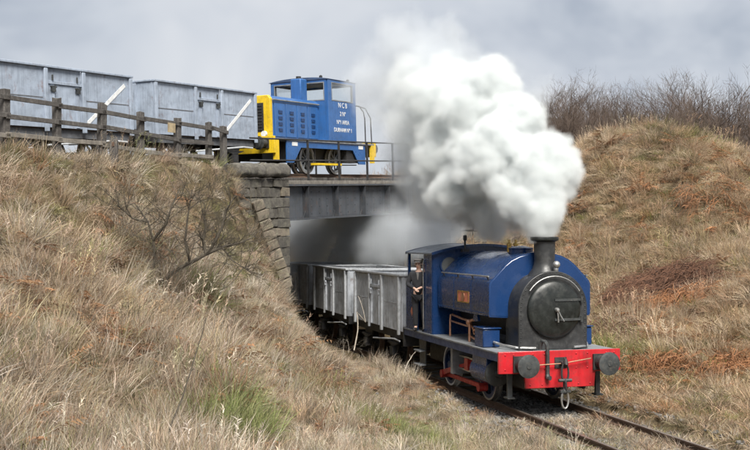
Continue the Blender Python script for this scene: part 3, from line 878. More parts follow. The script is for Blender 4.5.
# exhaust stack in front of the cab
m = MB(); m.box(3.00, 3.44, -0.42, 0.02, HT, 3.40); m.build('exhaust_stack', 'diesel_blue', dz_, bevel=0.04)
MB().lathe([(0.09, 3.39), (0.09, 3.50), (0.07, 3.50)], (3.22, -0.2, 0), 'z', 12).build('exhaust_pipe', 'black_iron', dz_)
# cab: four walls with window openings (built as frames round each opening)
CX0, CX1, CY, CZ0, CZ1, WZ0, WZ1 = 3.54, 5.55, 1.19, 1.165, 3.36, 2.62, 3.28
def wall_y(y, x0, x1, wins):
    """wall in the plane of constant y; each panel is a mesh of its own"""
    t_ = 0.025
    MB().box(x0, x1, y - t_, y + t_, CZ0, WZ0).build('cab_side', 'diesel_blue', dz_)
    MB().box(x0, x1, y - t_, y + t_, WZ1, CZ1).build('cab_cornice', 'diesel_blue', dz_)
    xs = [x0] + [v for w_ in wins for v in w_] + [x1]
    for a, b_ in zip(xs[::2], xs[1::2]):
        MB().box(a, b_, y - t_, y + t_, WZ0, WZ1).build('cab_pillar', 'diesel_blue', dz_)
    for a, b_ in wins:
        fr = MB()
        for q_ in ((a, a + 0.035, WZ0, WZ1), (b_ - 0.035, b_, WZ0, WZ1), (a + 0.035, b_ - 0.035, WZ0, WZ0 + 0.035), (a + 0.035, b_ - 0.035, WZ1 - 0.035, WZ1)):
            fr.box(q_[0], q_[1], y - 0.034, y + 0.034, q_[2], q_[3])
        wf = fr.build('window', 'plate_grey', dz_)
        MB().box(a + 0.036, b_ - 0.036, y - 0.004, y + 0.004, WZ0 + 0.036, WZ1 - 0.036).build('pane', 'cab_glass', wf)
def wall_x(x, y0, y1, wins):
    t_ = 0.025
    MB().box(x - t_, x + t_, y0, y1, CZ0, WZ0).build('cab_end', 'diesel_blue', dz_)
    MB().box(x - t_, x + t_, y0, y1, WZ1, CZ1).build('cab_cornice', 'diesel_blue', dz_)
    ys_ = [y0] + [v for w_ in wins for v in w_] + [y1]
    for a, b_ in zip(ys_[::2], ys_[1::2]):
        MB().box(x - t_, x + t_, a, b_, WZ0, WZ1).build('cab_pillar', 'diesel_blue', dz_)
    for a, b_ in wins:
        fr = MB()
        for q_ in ((a, a + 0.035, WZ0, WZ1), (b_ - 0.035, b_, WZ0, WZ1), (a + 0.035, b_ - 0.035, WZ0, WZ0 + 0.035), (a + 0.035, b_ - 0.035, WZ1 - 0.035, WZ1)):
            fr.box(x - 0.034, x + 0.034, q_[0], q_[1], q_[2], q_[3])
        wf = fr.build('window', 'plate_grey', dz_)
        MB().box(x - 0.004, x + 0.004, a + 0.036, b_ - 0.036, WZ0 + 0.036, WZ1 - 0.036).build('pane', 'cab_glass', wf)
wall_y(-CY, CX0, CX1, [(CX0 + 0.25, CX1 - 0.22)])
wall_y(CY, CX0, CX1, [(CX0 + 0.25, CX1 - 0.22)])
wall_x(CX0 + 0.002, -CY + 0.027, CY - 0.027, [(-1.08, -0.18), (0.20, 1.06)])
wall_x(CX1 - 0.002, -CY + 0.027, CY - 0.027, [(-1.06, -0.12), (0.12, 1.06)])
ys2 = [-1.235 + 2.54 * i / 16 for i in range(17)]
ZD = lambda y: 3.48 - 0.09 * (abs(y) / 1.235) ** 2.4
MB().prism([(y, ZD(y)) for y in ys2] + [(1.235, 3.362), (-1.235, 3.362)], CX0 - 0.05, CX1 + 0.05).build('cab_roof', 'diesel_roof', dz_, bevel=0.02)
for x, y in ((3.6, -0.9), (4.0, 0.9), (5.45, -0.95)):
    MB().lathe([(0.06, 3.40), (0.06, 3.50), (0.02, 3.53)], (x, y, 0), 'z', 10).build('roof_lamp', 'black_iron', dz_)
MB().box(CX0 + 0.05, CX1 - 0.05, -CY + 0.05, CY - 0.05, CZ0 + 0.001, CZ0 + 0.05).build('cab_floor', 'black_iron', dz_)
MB().box(CX0 + 0.05, CX1 - 0.05, -CY + 0.05, CY - 0.05, CZ1 - 0.04, CZ1 - 0.01).build('cab_ceiling', 'white_paint', dz_)  # white ceiling panel, added to brighten the cab seen through its windows
MB().box(CX0 + 0.06, CX0 + 0.5, -0.5, 0.9, CZ0 + 0.06, 2.4).build('control_desk', 'plate_grey', dz_)
# lettering on the near cab side
for txt, z, sz in (('N C B', 2.40, 0.25), ('2 N\u00ba', 2.10, 0.22), ('N\u00ba1 AREA', 1.80, 0.21), ('DURHAM N\u00ba 1', 1.52, 0.205)):
    cu = bpy.data.curves.new('lettering', 'FONT')
    cu.body = txt; cu.size = sz; cu.align_x = 'CENTER'; cu.extrude = 0.002; cu.offset = 0.002
    cu.materials.append(MATS['white_paint'])
    tmp = bpy.data.objects.new('lettering', cu)
    o = bpy.data.objects.new('lettering', bpy.data.meshes.new_from_object(tmp)); COL.objects.link(o); o.parent = dz_
    bpy.data.objects.remove(tmp)
    o.location = ((CX0 + CX1) / 2 + 0.02, -CY - 0.029, z); o.rotation_euler = (math.radians(90), 0, 0)
# rear platform handrails
for y in (-1.12, 1.12):
    MB().tube([(CX1 + 0.05, y, 2.55), (CX1 + 0.45, y, 2.55), (CX1 + 0.75, y, 2.35), (CX1 + 0.85, y, 2.1), (CX1 + 0.87, y, 1.16)], 0.022, 6).build('platform_handrail', 'black_iron', dz_)
    MB().tube([(CX1 + 0.35, y * 0.98, 2.55), (CX1 + 0.95, y * 0.98, 2.50), (CX1 + 1.35, y * 0.98, 2.15), (CX1 + 1.40, y * 0.98, 1.16)], 0.022, 6).build('platform_handrail', 'black_iron', dz_)

# ------------------------------------------------------------------ girder bridge
S0, S1 = 4.85, 17.2
br = empty('girder_bridge', upp(S0), (0, UPITCH, UROT))
tag(br, 'dark grey riveted plate girder railway bridge carrying the diesel over the lower track', 'bridge')
BLN = S1 - S0
def girder(y, near):
    sd = -1 if near else 1
    gz0, gz1 = -1.52, -0.42
    g = MB().box(0, BLN, y - 0.012, y + 0.012, gz0 + 0.03, gz1 - 0.03).build('girder_web', 'girder_panel', br)
    MB().box(-0.05, BLN + 0.05, y - 0.22, y + 0.22, gz1 - 0.029, gz1 + 0.02).build('top_flange', 'girder_panel', br)
    MB().box(-0.05, BLN + 0.05, y - 0.20, y + 0.20, gz0 - 0.02, gz0 + 0.029).build('bottom_flange', 'girder_panel', br)
    if not near:
        return
    yo = y - 0.0125
    riv = MB()
    k = 0
    for s_ in np.arange(6.0, S1 - 0.2, 1.9):
        x = s_ - S0
        m = MB(); m.box(x - 0.012, x + 0.012, yo - 0.185, yo - 0.016, gz0 + 0.03, gz1 - 0.03); m.box(x - 0.085, x + 0.085, yo - 0.015, yo, gz0 + 0.031, gz1 - 0.031)
        m.prism([(x - 0.013, gz0 + 0.03), (x - 0.16, gz0 + 0.03), (x - 0.013, gz0 + 0.26)], yo - 0.05, yo - 0.03, 'y')
        m.prism([(x + 0.013, gz0 + 0.03), (x + 0.16, gz0 + 0.03), (x + 0.013, gz0 + 0.26)], yo - 0.05, yo - 0.03, 'y')
        m.prism([(x - 0.013, gz1 - 0.03), (x - 0.16, gz1 - 0.03), (x - 0.013, gz1 - 0.22)], yo - 0.05, yo - 0.03, 'y')
        m.prism([(x + 0.013, gz1 - 0.03), (x + 0.16, gz1 - 0.03), (x + 0.013, gz1 - 0.22)], yo - 0.05, yo - 0.03, 'y')
        m.build('stiffener', 'girder_grey', br)
        for z in np.arange(gz0 + 0.12, gz1 - 0.06, 0.10):
            for e_ in (-0.055, 0.055):
                riv.sphere((x + e_, yo - 0.016, z), 0.016, 5, 4)
        for e_ in (0.45, 0.95, 1.45):
            for z in np.arange(gz0 + 0.16, gz1 - 0.08, 0.24):
                riv.sphere((x + e_, yo, z), 0.019, 5, 4)
    for x in np.arange(0.1, BLN, 0.12):
        riv.sphere((x, y - 0.16, gz1 + 0.02), 0.014, 5, 4); riv.sphere((x, yo, gz0 + 0.07), 0.014, 5, 4); riv.sphere((x, yo, gz1 - 0.08), 0.014, 5, 4)
    MB().box(0, BLN, yo - 0.10, yo, gz0 + 0.0295, gz0 + 0.042).build('flange_angle', 'girder_grey', br)
    tag(riv.build('rivets', 'girder_grey', br), kind='stuff')
GP = 2.22
girder(-GP, True); girder(GP, False)
for i in range(int(BLN / 1.9)):
    MB().box(0.5 + i * 1.9, 0.75 + i * 1.9, -GP + 0.02, GP - 0.02, -1.1, -0.66).build('cross_girder', 'girder_grey', br)
MB().box(0.0, BLN, -GP + 0.03, GP - 0.03, -0.655, -0.46).build('deck', 'girder_grey', br)
for sy in (-1, 1):
    MB().box(-0.3, BLN + 0.3, min(sy * 1.55, sy * 2.34), max(sy * 1.55, sy * 2.34), -0.398, -0.28).build('deck_timber', 'grey_timber', br, bevel=0.01)
    hr_s = [6.2 - S0 + 2.0 * i for i in range(6)]
    for x in hr_s:
        MB().box(x - 0.03, x + 0.03, sy * 2.30 - 0.03, sy * 2.30 + 0.03, -0.42, 1.02 + 0.012 * x).build('handrail_post', 'black_iron', br)
    for z in (0.36, 1.02):
        MB().tube([(-1.9, sy * 2.30, z - 0.03), (BLN + 0.4, sy * 2.30, z + 0.014 * BLN)], 0.026, 6).build('handrail', 'black_iron', br)
# ------------------------------------------------------------------ bridge abutments: single stones, mortar behind
def stone_block(parent, M, x0, x1, y0, y1, z0, z1, mat, name='stone', j=0.028):
    """rough block: corners knocked about a little, then bevelled"""
    m = MB()
    m.box(x0, x1, y0, y1, z0, z1)
    m.v = [tuple(Vector(p) + Vector((random.uniform(-j, j), random.uniform(-j, j), random.uniform(-j, j)))) for p in m.v]
    o = m.build(name, mat, parent, bevel=0.010)
    return o
ab = empty('bridge_abutment', upp(4.72), (0, UPITCH, UROT))
tag(ab, 'weathered stone bridge pier with rounded coping on the left bank', 'bridge pier')
MB().box(-2.55, -0.05, -2.36, 3.0, -5.6, -0.24).build('core', 'mortar', ab)
z = -0.22
row = 0
while z > -4.6:
    h_ = random.uniform(0.24, 0.36)
    x = -2.6 - (0.3 if row % 2 else 0)
    while x < -0.02:
        x1 = min(0.0, x + random.uniform(0.42, 0.8))
        if 0 - x1 < 0.25:
            x1 = 0.0
        stone_block(ab, None, max(-2.6, x) + 0.008, x1 - 0.008, -2.46 - random.uniform(0, 0.05), -2.0, z - h_ + 0.012, z - 0.008, random.choice(['stone', 'stone', 'stone', 'stone_warm']))
        x = x1
    # quoin returning along the side under the girder
    for a, b_ in ((-1.98, -1.1), (-1.08, -0.2)):
        stone_block(ab, None, -0.4, 0.02 + random.uniform(0, 0.02), a, b_, z - h_ + 0.012, z - 0.008, 'stone')
    z -= h_; row += 1
# big rounded coping stones
for a, b_ in ((-2.72, -1.32), (-1.30, 0.06)):
    m = MB()
    sec = [(-2.60, -0.20), (-2.64, -0.06), (-2.62, 0.10), (-2.52, 0.22), (-2.30, 0.27), (-2.02, 0.24), (-1.90, 0.10), (-1.90, -0.20)]
    n_ = 9
    vv = []
    for i in range(n_ + 1):
        f_ = i / n_
        e_ = 0.90 if i in (0, n_) else 1.0
        for (yy, zz) in sec:
            vv.append((a + (b_ - a) * f_, -2.27 + (yy + 2.27) * e_ + random.uniform(-0.045, 0.045), 0.02 + (zz - 0.02) * e_ + random.uniform(-0.045, 0.045)))
    k_ = len(sec)
    m.add(vv, [(i * k_ + j, i * k_ + (j + 1) % k_, (i + 1) * k_ + (j + 1) % k_, (i + 1) * k_ + j) for i in range(n_) for j in range(k_)], True)
    m.add(vv[:k_], [tuple(range(k_))]); m.add(vv[-k_:], [tuple(range(k_))])
    m.build('coping_stone', 'stone', ab, subsurf=1)
# raking wing wall coping in front of the pier
A_, B_ = Vector((-3.52, 30.75, 4.62)), Vector((-2.66, 31.25, 2.0))
ww = empty('wing_wall', B_)
tag(ww, 'sloping stone wing wall running down the bank beside the pier', 'wall')
dr_ = (B_ - A_).normalized(); sd_ = Vector((0.5, -0.86, 0)).cross(dr_).normalized(); nn_ = dr_.cross(sd_)
n_ = 9
for i in range(n_):
    a = A_.lerp(B_, i / n_); b_ = A_.lerp(B_, (i + 0.95) / n_)
    m = MB()
    hw, th = 0.19 + random.uniform(-0.02, 0.02), 0.16
    vv = []
    for pt in (a, b_):
        for u_, w_ in ((-hw, -th), (hw, -th), (hw, th), (-hw, th)):
            vv.append(pt - B_ + sd_ * (u_ + random.uniform(-0.02, 0.02)) + nn_ * (w_ + random.uniform(-0.03, 0.03)))
    m.add(vv, [(0, 1, 2, 3), (4, 5, 6, 7), (0, 1, 5, 4), (1, 2, 6, 5), (2, 3, 7, 6), (3, 0, 4, 7)])
    m.build('coping_stone', 'stone_warm', ww, bevel=0.03)
# right-hand abutment, its face along the lower line
ab2 = empty('bridge_abutment', low(16, 3.0), (0, 0, LROT))
tag(ab2, 'dark stone abutment under the far end of the girder bridge', 'bridge pier')
MB().box(-7.2, 1.35, 0.06, 1.2, -0.6, 4.15).build('core', 'mortar', ab2)
z = 0.0
row = 0
while z < 4.2:
    h_ = 0.42
    x = -7.2 - (0.4 if row % 2 else 0)
    while x < 1.38:
        x1 = min(1.40, x + random.uniform(0.7, 1.1))
        stone_block(ab2, None, x + 0.008, x1 - 0.008, -0.03 - random.uniform(0, 0.04), 0.30, z + 0.008, z + h_ - 0.008, 'stone')
        x = x1
    for a, b_ in ((0.32, 0.75), (0.77, 1.25)):
        stone_block(ab2, None, 1.0, 1.40 + random.uniform(0, 0.03), a, b_, z + 0.008, z + h_ - 0.008, 'stone')
    z += h_; row += 1

# ------------------------------------------------------------------ tracks
def rail_prof(y):
    return [(y - 0.07, -0.14), (y + 0.07, -0.14), (y + 0.07, -0.12), (y + 0.012, -0.10), (y + 0.012, -0.045), (y + 0.036, -0.03), (y + 0.036, -0.002), (y - 0.036, -0.002), (y - 0.036, -0.03), (y - 0.012, -0.045), (y - 0.012, -0.10), (y - 0.07, -0.12)]
def track(root, x0, x1, sx0, sx1, sp):
    for y in (-0.75, 0.75):
        r_ = MB().prism(rail_prof(y), x0, x1).build('rail', 'rail_side', root)
        MB().box(x0, x1, y - 0.03, y + 0.03, -0.0015, 0.0).build('rail_head', 'rail_head', r_)
    base = None
    x = sx0
    while x < sx1:
        if base is None:
            base = MB().box(-0.125, 0.125, -1.28, 1.28, -0.28, -0.145).build('sleeper', 'old_timber', root, bevel=0.012)
            o = base
        else:
            o = base.copy(); COL.objects.link(o)
        o.location = (x, random.uniform(-0.03, 0.03), 0)
        o.rotation_euler = (0, 0, random.uniform(-0.02, 0.02))
        x += sp
lt = empty('railway_track', low(0), (0, 0, LROT))
tag(lt, 'rusty railway track with grass between the rails in front of the steam locomotive', 'track')
track(lt, -60, 16, -18, 10, 0.72)
ut = empty('railway_track', upp(0), (0, UPITCH, UROT))
tag(ut, 'upper railway track under the diesel and pale grey wagons', 'track')
track(ut, -18, 30, -9, 17, 0.72)

# ------------------------------------------------------------------ fence
FP = 2.95
def fence_s(px):
    k_ = (px - 375) / F
    x0, y0 = UX + UC * FP, UY - US * FP
    return (x0 - k_ * y0) / (k_ * UC - US)
fpx = [-52, 5, 57, 101, 141, 177, 209, 224]
ftop = [82, 90, 98, 104, 112, 118, 122.5, 126]
fs = [fence_s(x) for x in fpx]
pts_ = []
fence = empty('wooden_fence', (upp(fs[1], FP).x, upp(fs[1], FP).y, hz(*upp(fs[1], FP).xy)))
tag(fence, 'weathered dark timber post and rail fence along the top of the left bank', 'fence')
fo = fence.location
for s_, px, py in zip(fs, fpx, ftop):
    q_ = upp(s_, FP)
    zt = CAMZ - (py - 240) / F * q_.y
    zb = hz(q_.x, q_.y) - 0.35
    pts_.append((q_.x, q_.y, zt))
    m = MB()
    wd = random.uniform(0.075, 0.09)
    M_ = Matrix.Translation(Vector((q_.x, q_.y, zb)) - fo) @ Matrix.Rotation(UROT + random.uniform(-0.1, 0.1), 4, 'Z') @ Matrix.Rotation(random.uniform(-0.03, 0.03), 4, 'X')
    m.box(-wd, wd, -0.07, 0.07, 0, zt - zb, M_)
    m.v = [tuple(Vector(p) + Vector((random.uniform(-0.012, 0.012), random.uniform(-0.012, 0.012), random.uniform(-0.03, 0.03) if p[2] > zt - fo.z - 0.2 else 0))) for p in m.v]
    m.build('post', 'old_timber', fence, bevel=0.01)
for i in range(len(pts_) - 1):
    for dzr, mt in ((0.17, 'old_timber'), (0.56, 'old_timber'), (0.96, 'grey_timber')):
        a, b_ = Vector(pts_[i]) - fo, Vector(pts_[i + 1]) - fo
        off = Vector((UC, -US, 0)) * 0.095
        a = a + off - Vector((0, 0, dzr + random.uniform(-0.03, 0.03))); b_ = b_ + off - Vector((0, 0, dzr + random.uniform(-0.03, 0.03)))
        if i == len(pts_) - 2 and dzr > 0.5:
            continue
        d = (b_ - a); ln = d.length
        M_ = Matrix.Translation(a) @ d.to_track_quat('X', 'Z').to_matrix().to_4x4()
        m = MB(); m.box(-0.06, ln + 0.06, -0.022, 0.022, -0.05, 0.05, M_)
        m.build('rail', mt, fence, bevel=0.006)
a = Vector(pts_[4]).lerp(Vector(pts_[5]), 0.72) - fo + Vector((UC, -US, 0)) * 0.14 - Vector((0, 0, 0.30))
m = MB(); m.box(-0.14, 0.14, -0.012, 0.012, -0.12, 0.12, Matrix.Translation(a) @ Matrix.Rotation(UROT, 4, 'Z')); m.build('nailed_board', 'tan_board', fence)
g = ground_at(114, 168)
st_ = empty('fence_post', g)
tag(st_, 'short cut off timber post standing alone in the grass before the fence', 'post')
m = MB(); m.box(-0.10, 0.10, -0.08, 0.08, -0.3, 0.66); m.v = [tuple(Vector(p) + Vector((random.uniform(-0.02, 0.02), 0, random.uniform(-0.05, 0.03) if p[2] > 0 else 0))) for p in m.v]
m.build('shaft', 'old_timber', st_, bevel=0.015)
m = MB(); m.box(-0.03, 0.03, -0.10, -0.083, 0.50, 0.60); m.build('bolt_plate', 'rail_side', st_)

# ------------------------------------------------------------------ people
def person(name, loc, rotz, label, pose, lean=0.0):
    root = empty(name, loc, (0, lean, rotz))
    tag(root, label, 'person')
    def skin(nm, verts, edges, mat, sub=2):
        me = bpy.data.meshes.new(nm)
        me.from_pydata([v_[0] for v_ in verts], edges, [])
        o = bpy.data.objects.new(nm, me); COL.objects.link(o); o.parent = root
        o.modifiers.new('skin', 'SKIN').use_smooth_shade = True
        for i, v_ in enumerate(verts):
            r_ = v_[1] if isinstance(v_[1], tuple) else (v_[1], v_[1])
            me.skin_vertices[0].data[i].radius = r_
        me.skin_vertices[0].data[0].use_root = True
        md = o.modifiers.new('sub', 'SUBSURF'); md.levels = md.render_levels = sub
        me.materials.append(MATS[mat])
        return o
    le, lh, re, rh = pose                     # elbows and wrists, x forward, y left
    V = [((0, 0, 0.94), (0.13, 0.10)), ((0, 0, 1.12), (0.13, 0.09)), ((0, 0, 1.34), (0.15, 0.10)), ((0, 0, 1.47), 0.06), ((0.015, 0, 1.55), 0.055), ((0.03, 0, 1.62), (0.085, 0.07)), ((0.03, 0, 1.70), (0.085, 0.072)), ((0.02, 0, 1.755), 0.05)]
    E = [(i, i + 1) for i in range(7)]
    def limb(start, pts):
        i0 = start
        for p, r_ in pts:
            V.append((p, r_)); E.append((i0, len(V) - 1)); i0 = len(V) - 1
        return i0
    for sy, el_, wr in ((1, le, lh), (-1, re, rh)):
        i0 = limb(2, [((0, sy * 0.19, 1.41), 0.055), (el_, 0.042), (wr, 0.028)])
        d = (Vector(wr) - Vector(el_)).normalized()
        pal = Vector(wr) + d * 0.06
        ip = limb(i0, [(tuple(pal), (0.035, 0.02))])
        lat = Vector((0, 0, 1)).cross(d)
        lat = lat.normalized() if lat.length > 0.1 else Vector((1, 0, 0))
        dn = d.cross(lat).normalized()
        for f_ in range(4):
            b0 = pal + lat * (0.027 - 0.018 * f_) + d * 0.035
            ln = (0.065, 0.075, 0.07, 0.055)[f_]
            limb(ip, [(tuple(b0), 0.010), (tuple(b0 + d * ln * 0.6 - dn * 0.012), 0.009), (tuple(b0 + d * ln - dn * 0.035), 0.007)])
        t0 = pal - d * 0.02 + lat * 0.035
        limb(ip, [(tuple(t0), 0.011), (tuple(t0 + lat * 0.03 + d * 0.035), 0.009)])
    for sy in (1, -1):
        limb(0, [((0, sy * 0.10, 0.86), 0.085), ((0.02, sy * 0.11, 0.49), 0.058), ((0, sy * 0.11, 0.09), 0.04), ((0.14, sy * 0.12, 0.035), 0.035)])
    body = skin('body', V, E, 'skin', 2)
    # clothes
    V2 = [((0, 0, 0.86), (0.175, 0.135)), ((0, 0, 1.10), (0.165, 0.12)), ((0, 0, 1.34), (0.18, 0.125)), ((0, 0, 1.46), (0.09, 0.08))]
    E2 = [(0, 1), (1, 2), (2, 3)]
    for sy, el_, wr in ((1, le, lh), (-1, re, rh)):
        V2.append(((0, sy * 0.195, 1.40), 0.080)); E2.append((2, len(V2) - 1))
        V2.append((el_, 0.062)); E2.append((len(V2) - 2, len(V2) - 1))
        V2.append((tuple(Vector(wr) - (Vector(wr) - Vector(el_)) * 0.05), 0.045)); E2.append((len(V2) - 2, len(V2) - 1))
    skin('jacket', V2, E2, 'cloth_black')
    V3 = [((0, 0, 0.93), (0.155, 0.12))]; E3 = []
    for sy in (1, -1):
        i0 = 0
        for p, r_ in (((0, sy * 0.10, 0.84), 0.10), ((0.02, sy * 0.11, 0.49), 0.078), ((0, sy * 0.11, 0.10), 0.06)):
            V3.append((p, r_)); E3.append((i0, len(V3) - 1)); i0 = len(V3) - 1
    skin('trousers', V3, E3, 'cloth_black')
    for sy in (1, -1):
        m = MB(); m.sphere((0.06, sy * 0.115, 0.045), 0.06, 12, 8, (2.2, 0.85, 0.85)); m.build('shoe', 'black_iron', root)
    # head details
    m = MB(); m.sphere((0.118, 0, 1.635), 0.016, 8, 6, (1, 0.8, 1.5)); m.build('nose', 'skin', root)
    for sy in (1, -1):
        m = MB(); m.sphere((0.105, sy * 0.032, 1.665), 0.012, 8, 6); m.build('eye', 'cloth_black', root)
        m = MB(); m.sphere((0.02, sy * 0.088, 1.65), 0.028, 8, 6, (0.7, 0.35, 1.1)); m.build('ear', 'skin', root)
    m = MB(); m.box(0.098, 0.108, -0.028, 0.028, 1.582, 1.590); m.build('mouth', 'plaque_red', root)
    m = MB(); m.sphere((-0.005, 0, 1.66), 0.098, 14, 8, (0.95, 0.98, 0.95)); m.build('hair', 'cloth_grey', root)
    m = MB(); m.lathe([(0.098, 1.70), (0.112, 1.735), (0.125, 1.765), (0.11, 1.785), (0.01, 1.795)], (0.015, 0, 0), 'z', 18)
    m.sphere((0.12, 0, 1.715), 0.07, 12, 6, (1, 1.1, 0.18)); m.build('cap', 'cloth_grey', root)
    m = MB(); m.prism([(-0.035, 1.46), (0.035, 1.46), (0.008, 1.28), (-0.008, 1.28)], 0.105, 0.128, 'x'); m.build('shirt_front', 'cloth_grey', root)
    return root
# local x = the way the person faces
person('person', low(5.20, -1.25, 1.225), LROT - math.radians(33), 'person in dark jacket and flat cap leaning in the steam locomotive cab doorway',
       ((0.02, 0.30, 1.16), (0.25, 0.10, 1.10), (0.04, -0.29, 1.15), (0.26, -0.05, 1.08)), 0.09)
pd = upp(5.85 + 4.35, 0.62, 1.20)
person('person', pd, UROT + math.radians(180) + 0.25, 'person in a cap looking out of the blue diesel cab window',
       ((0.10, 0.27, 1.15), (0.34, 0.20, 1.12), (0.10, -0.27, 1.15), (0.34, -0.20, 1.12)))
# ------------------------------------------------------------------ grass: many small clumps scattered over the banks
def leaf_mat(name, trans=0.3):
    k = NT(name)
    at = k.n('ShaderNodeAttribute', attribute_type='INSTANCER', attribute_name='col')
    sh = k.n('ShaderNodeAttribute', attribute_type='GEOMETRY', attribute_name='shade')
    c = k.mix(1.0, at.outputs['Color'], sh.outputs['Color'], 'MULTIPLY')
    k.link(c, 'Base Color')
    k.b.inputs['Roughness'].default_value = 0.7
    k.b.inputs['Specular IOR Level'].default_value = 0.25
    tr = k.n('ShaderNodeBsdfTranslucent', {'Color': c})
    mx = k.n('ShaderNodeMixShader', {0: trans, 1: k.b.outputs[0], 2: tr.outputs[0]})
    k.t.links.new(mx.outputs[0], k.out.inputs['Surface'])
    MATS[name] = k.m
leaf_mat('grass_blade', 0.42)

def blades_mesh(name, specs, mat='grass_blade'):
    """specs: (base, dir, length, droop, width, shade rgb)"""
    v, f, col = [], [], []
    for base, d, ln, dr, wd, sh in specs:
        base = Vector(base); d = Vector(d).normalized()
        side = d.cross(Vector((0, 0, 1)))
        side = side.normalized() if side.length > 0.05 else Vector((1, 0, 0))
        a = random.uniform(0, 6.28)
        side = (side * math.cos(a) + d.cross(side) * math.sin(a)).normalized()
        hd = Vector((d.x, d.y, 0))
        hd = hd.normalized() if hd.length > 0.02 else Vector((random.uniform(-1, 1), random.uniform(-1, 1), 0)).normalized()
        o = len(v)
        n_ = 3
        for i in range(n_ + 1):
            t_ = i / n_
            p = base + d * (ln * t_) + (hd * 0.55 - Vector((0, 0, 0.75))) * (dr * ln * t_ * t_)
            w_ = wd * (1 - t_ ** 1.6) * 0.5 + 0.0006
            v.append(p - side * w_); v.append(p + side * w_)
            col += [sh, sh]
        for i in range(n_):
            f.append((o + 2 * i, o + 2 * i + 1, o + 2 * i + 3, o + 2 * i + 2))
    me = bpy.data.meshes.new(name)
    me.from_pydata([tuple(x) for x in v], [], f)
    ca = me.color_attributes.new('shade', 'FLOAT_COLOR', 'POINT')
    ca.data.foreach_set('color', np.array([(*c_, 1) for c_ in col], 'f').ravel())
    me.materials.append(MATS[mat])
    return me
def shade_rnd(lo=0.6, hi=1.25, warm=0.06):
    s_ = random.uniform(lo, hi)
    return (s_ * (1 + random.uniform(-warm, warm)), s_, s_ * (1 + random.uniform(-warm * 1.6, warm * 0.8)))
def clump(name, n, spread, l0, l1, lean, dr0, dr1, wd, bias=(0, 0), lo=0.55, hi=1.25):
    sp = []
    for i in range(n):
        a = random.uniform(0, 6.283); r_ = spread * math.sqrt(random.random())
        b_ = (r_ * math.cos(a), r_ * math.sin(a), -0.03)
        la = abs(random.gauss(0, lean)); aa = a + random.gauss(0, 0.8)
        d = (math.cos(aa) * la + bias[0] + random.gauss(0, 0.07), math.sin(aa) * la + bias[1] + random.gauss(0, 0.07), 1)
        sp.append((b_, d, random.uniform(l0, l1), random.uniform(dr0, dr1), wd * random.uniform(0.7, 1.4), shade_rnd(lo, hi)))
    return blades_mesh(name, sp)
def frond_mesh(name, n):
    sp = []
    for i in range(n):
        a = random.uniform(0, 6.283); la = random.uniform(0.5, 1.8)
        d = Vector((math.cos(a) * la, math.sin(a) * la, 1)).normalized()
        ln = random.uniform(0.35, 0.65)
        b_ = Vector((random.uniform(-0.1, 0.1), random.uniform(-0.1, 0.1), 0))
        sh = shade_rnd(0.5, 1.2)
        dr = random.uniform(0.4, 0.9)
        sp.append((b_, d, ln, dr, 0.012, sh))
        hd = Vector((d.x, d.y, 0)).normalized(); sd = Vector((-hd.y, hd.x, 0))
        for j in range(10):
            t_ = 0.25 + 0.075 * j
            p = b_ + d * (ln * t_) + (hd * 0.55 - Vector((0, 0, 0.75))) * (dr * ln * t_ * t_)
            for sg in (-1, 1):
                sp.append((p, sd * sg + hd * 0.5 + Vector((0, 0, random.uniform(-0.5, 0.3))), 0.16 * (1.15 - t_) + 0.02, 0.3, 0.022, sh))
    return blades_mesh(name, sp)
def seed_mesh(name, n):
    sp = []
    for i in range(n):
        b_ = Vector((random.gauss(0, 0.12), random.gauss(0, 0.12), 0))
        d = Vector((random.gauss(0.08, 0.16), random.gauss(0, 0.16), 1)).normalized()
        ln = random.uniform(0.5, 0.85); sh = shade_rnd(0.8, 1.3)
        sp.append((b_, d, ln, 0.12, 0.006, sh))
        for j in range(9):
            p = b_ + d * (ln * (0.72 + 0.03 * j)) + Vector((0.4 * d.x, 0.4 * d.y, -0.75)).normalized() * 0.12 * ln * (0.72 + 0.03 * j) ** 2
            sp.append((p, d + Vector((random.gauss(0, 0.5), random.gauss(0, 0.5), 0)), 0.06, 0.4, 0.009, sh))
    return blades_mesh(name, sp)
clumps = [
    clump('a', 46, 0.17, 0.30, 0.62, 0.28, 0.10, 0.55, 0.0085),
    clump('b', 46, 0.19, 0.26, 0.55, 0.34, 0.15, 0.7, 0.0085, (0.15, 0.0)),
    clump('c', 40, 0.16, 0.34, 0.70, 0.22, 0.08, 0.4, 0.008, (0.10, -0.05)),
    clump('d', 64, 0.10, 0.28, 0.52, 0.75, 0.45, 1.0, 0.0095),
    clump('e', 64, 0.13, 0.24, 0.46, 0.95, 0.4, 0.9, 0.0095),
    seed_mesh('f', 9),
    clump('g', 60, 0.17, 0.12, 0.30, 0.5, 0.2, 0.7, 0.009),
    frond_mesh('h', 8),
    frond_mesh('i', 10),
    clump('j', 46, 0.20, 0.10, 0.22, 0.8, 0.2, 0.6, 0.009),
]
gcol = bpy.data.collections.new('clumps')
for i, me_ in enumerate(clumps):
    o = bpy.data.objects.new('%02d_clump' % i, me_)
    gcol.objects.link(o)

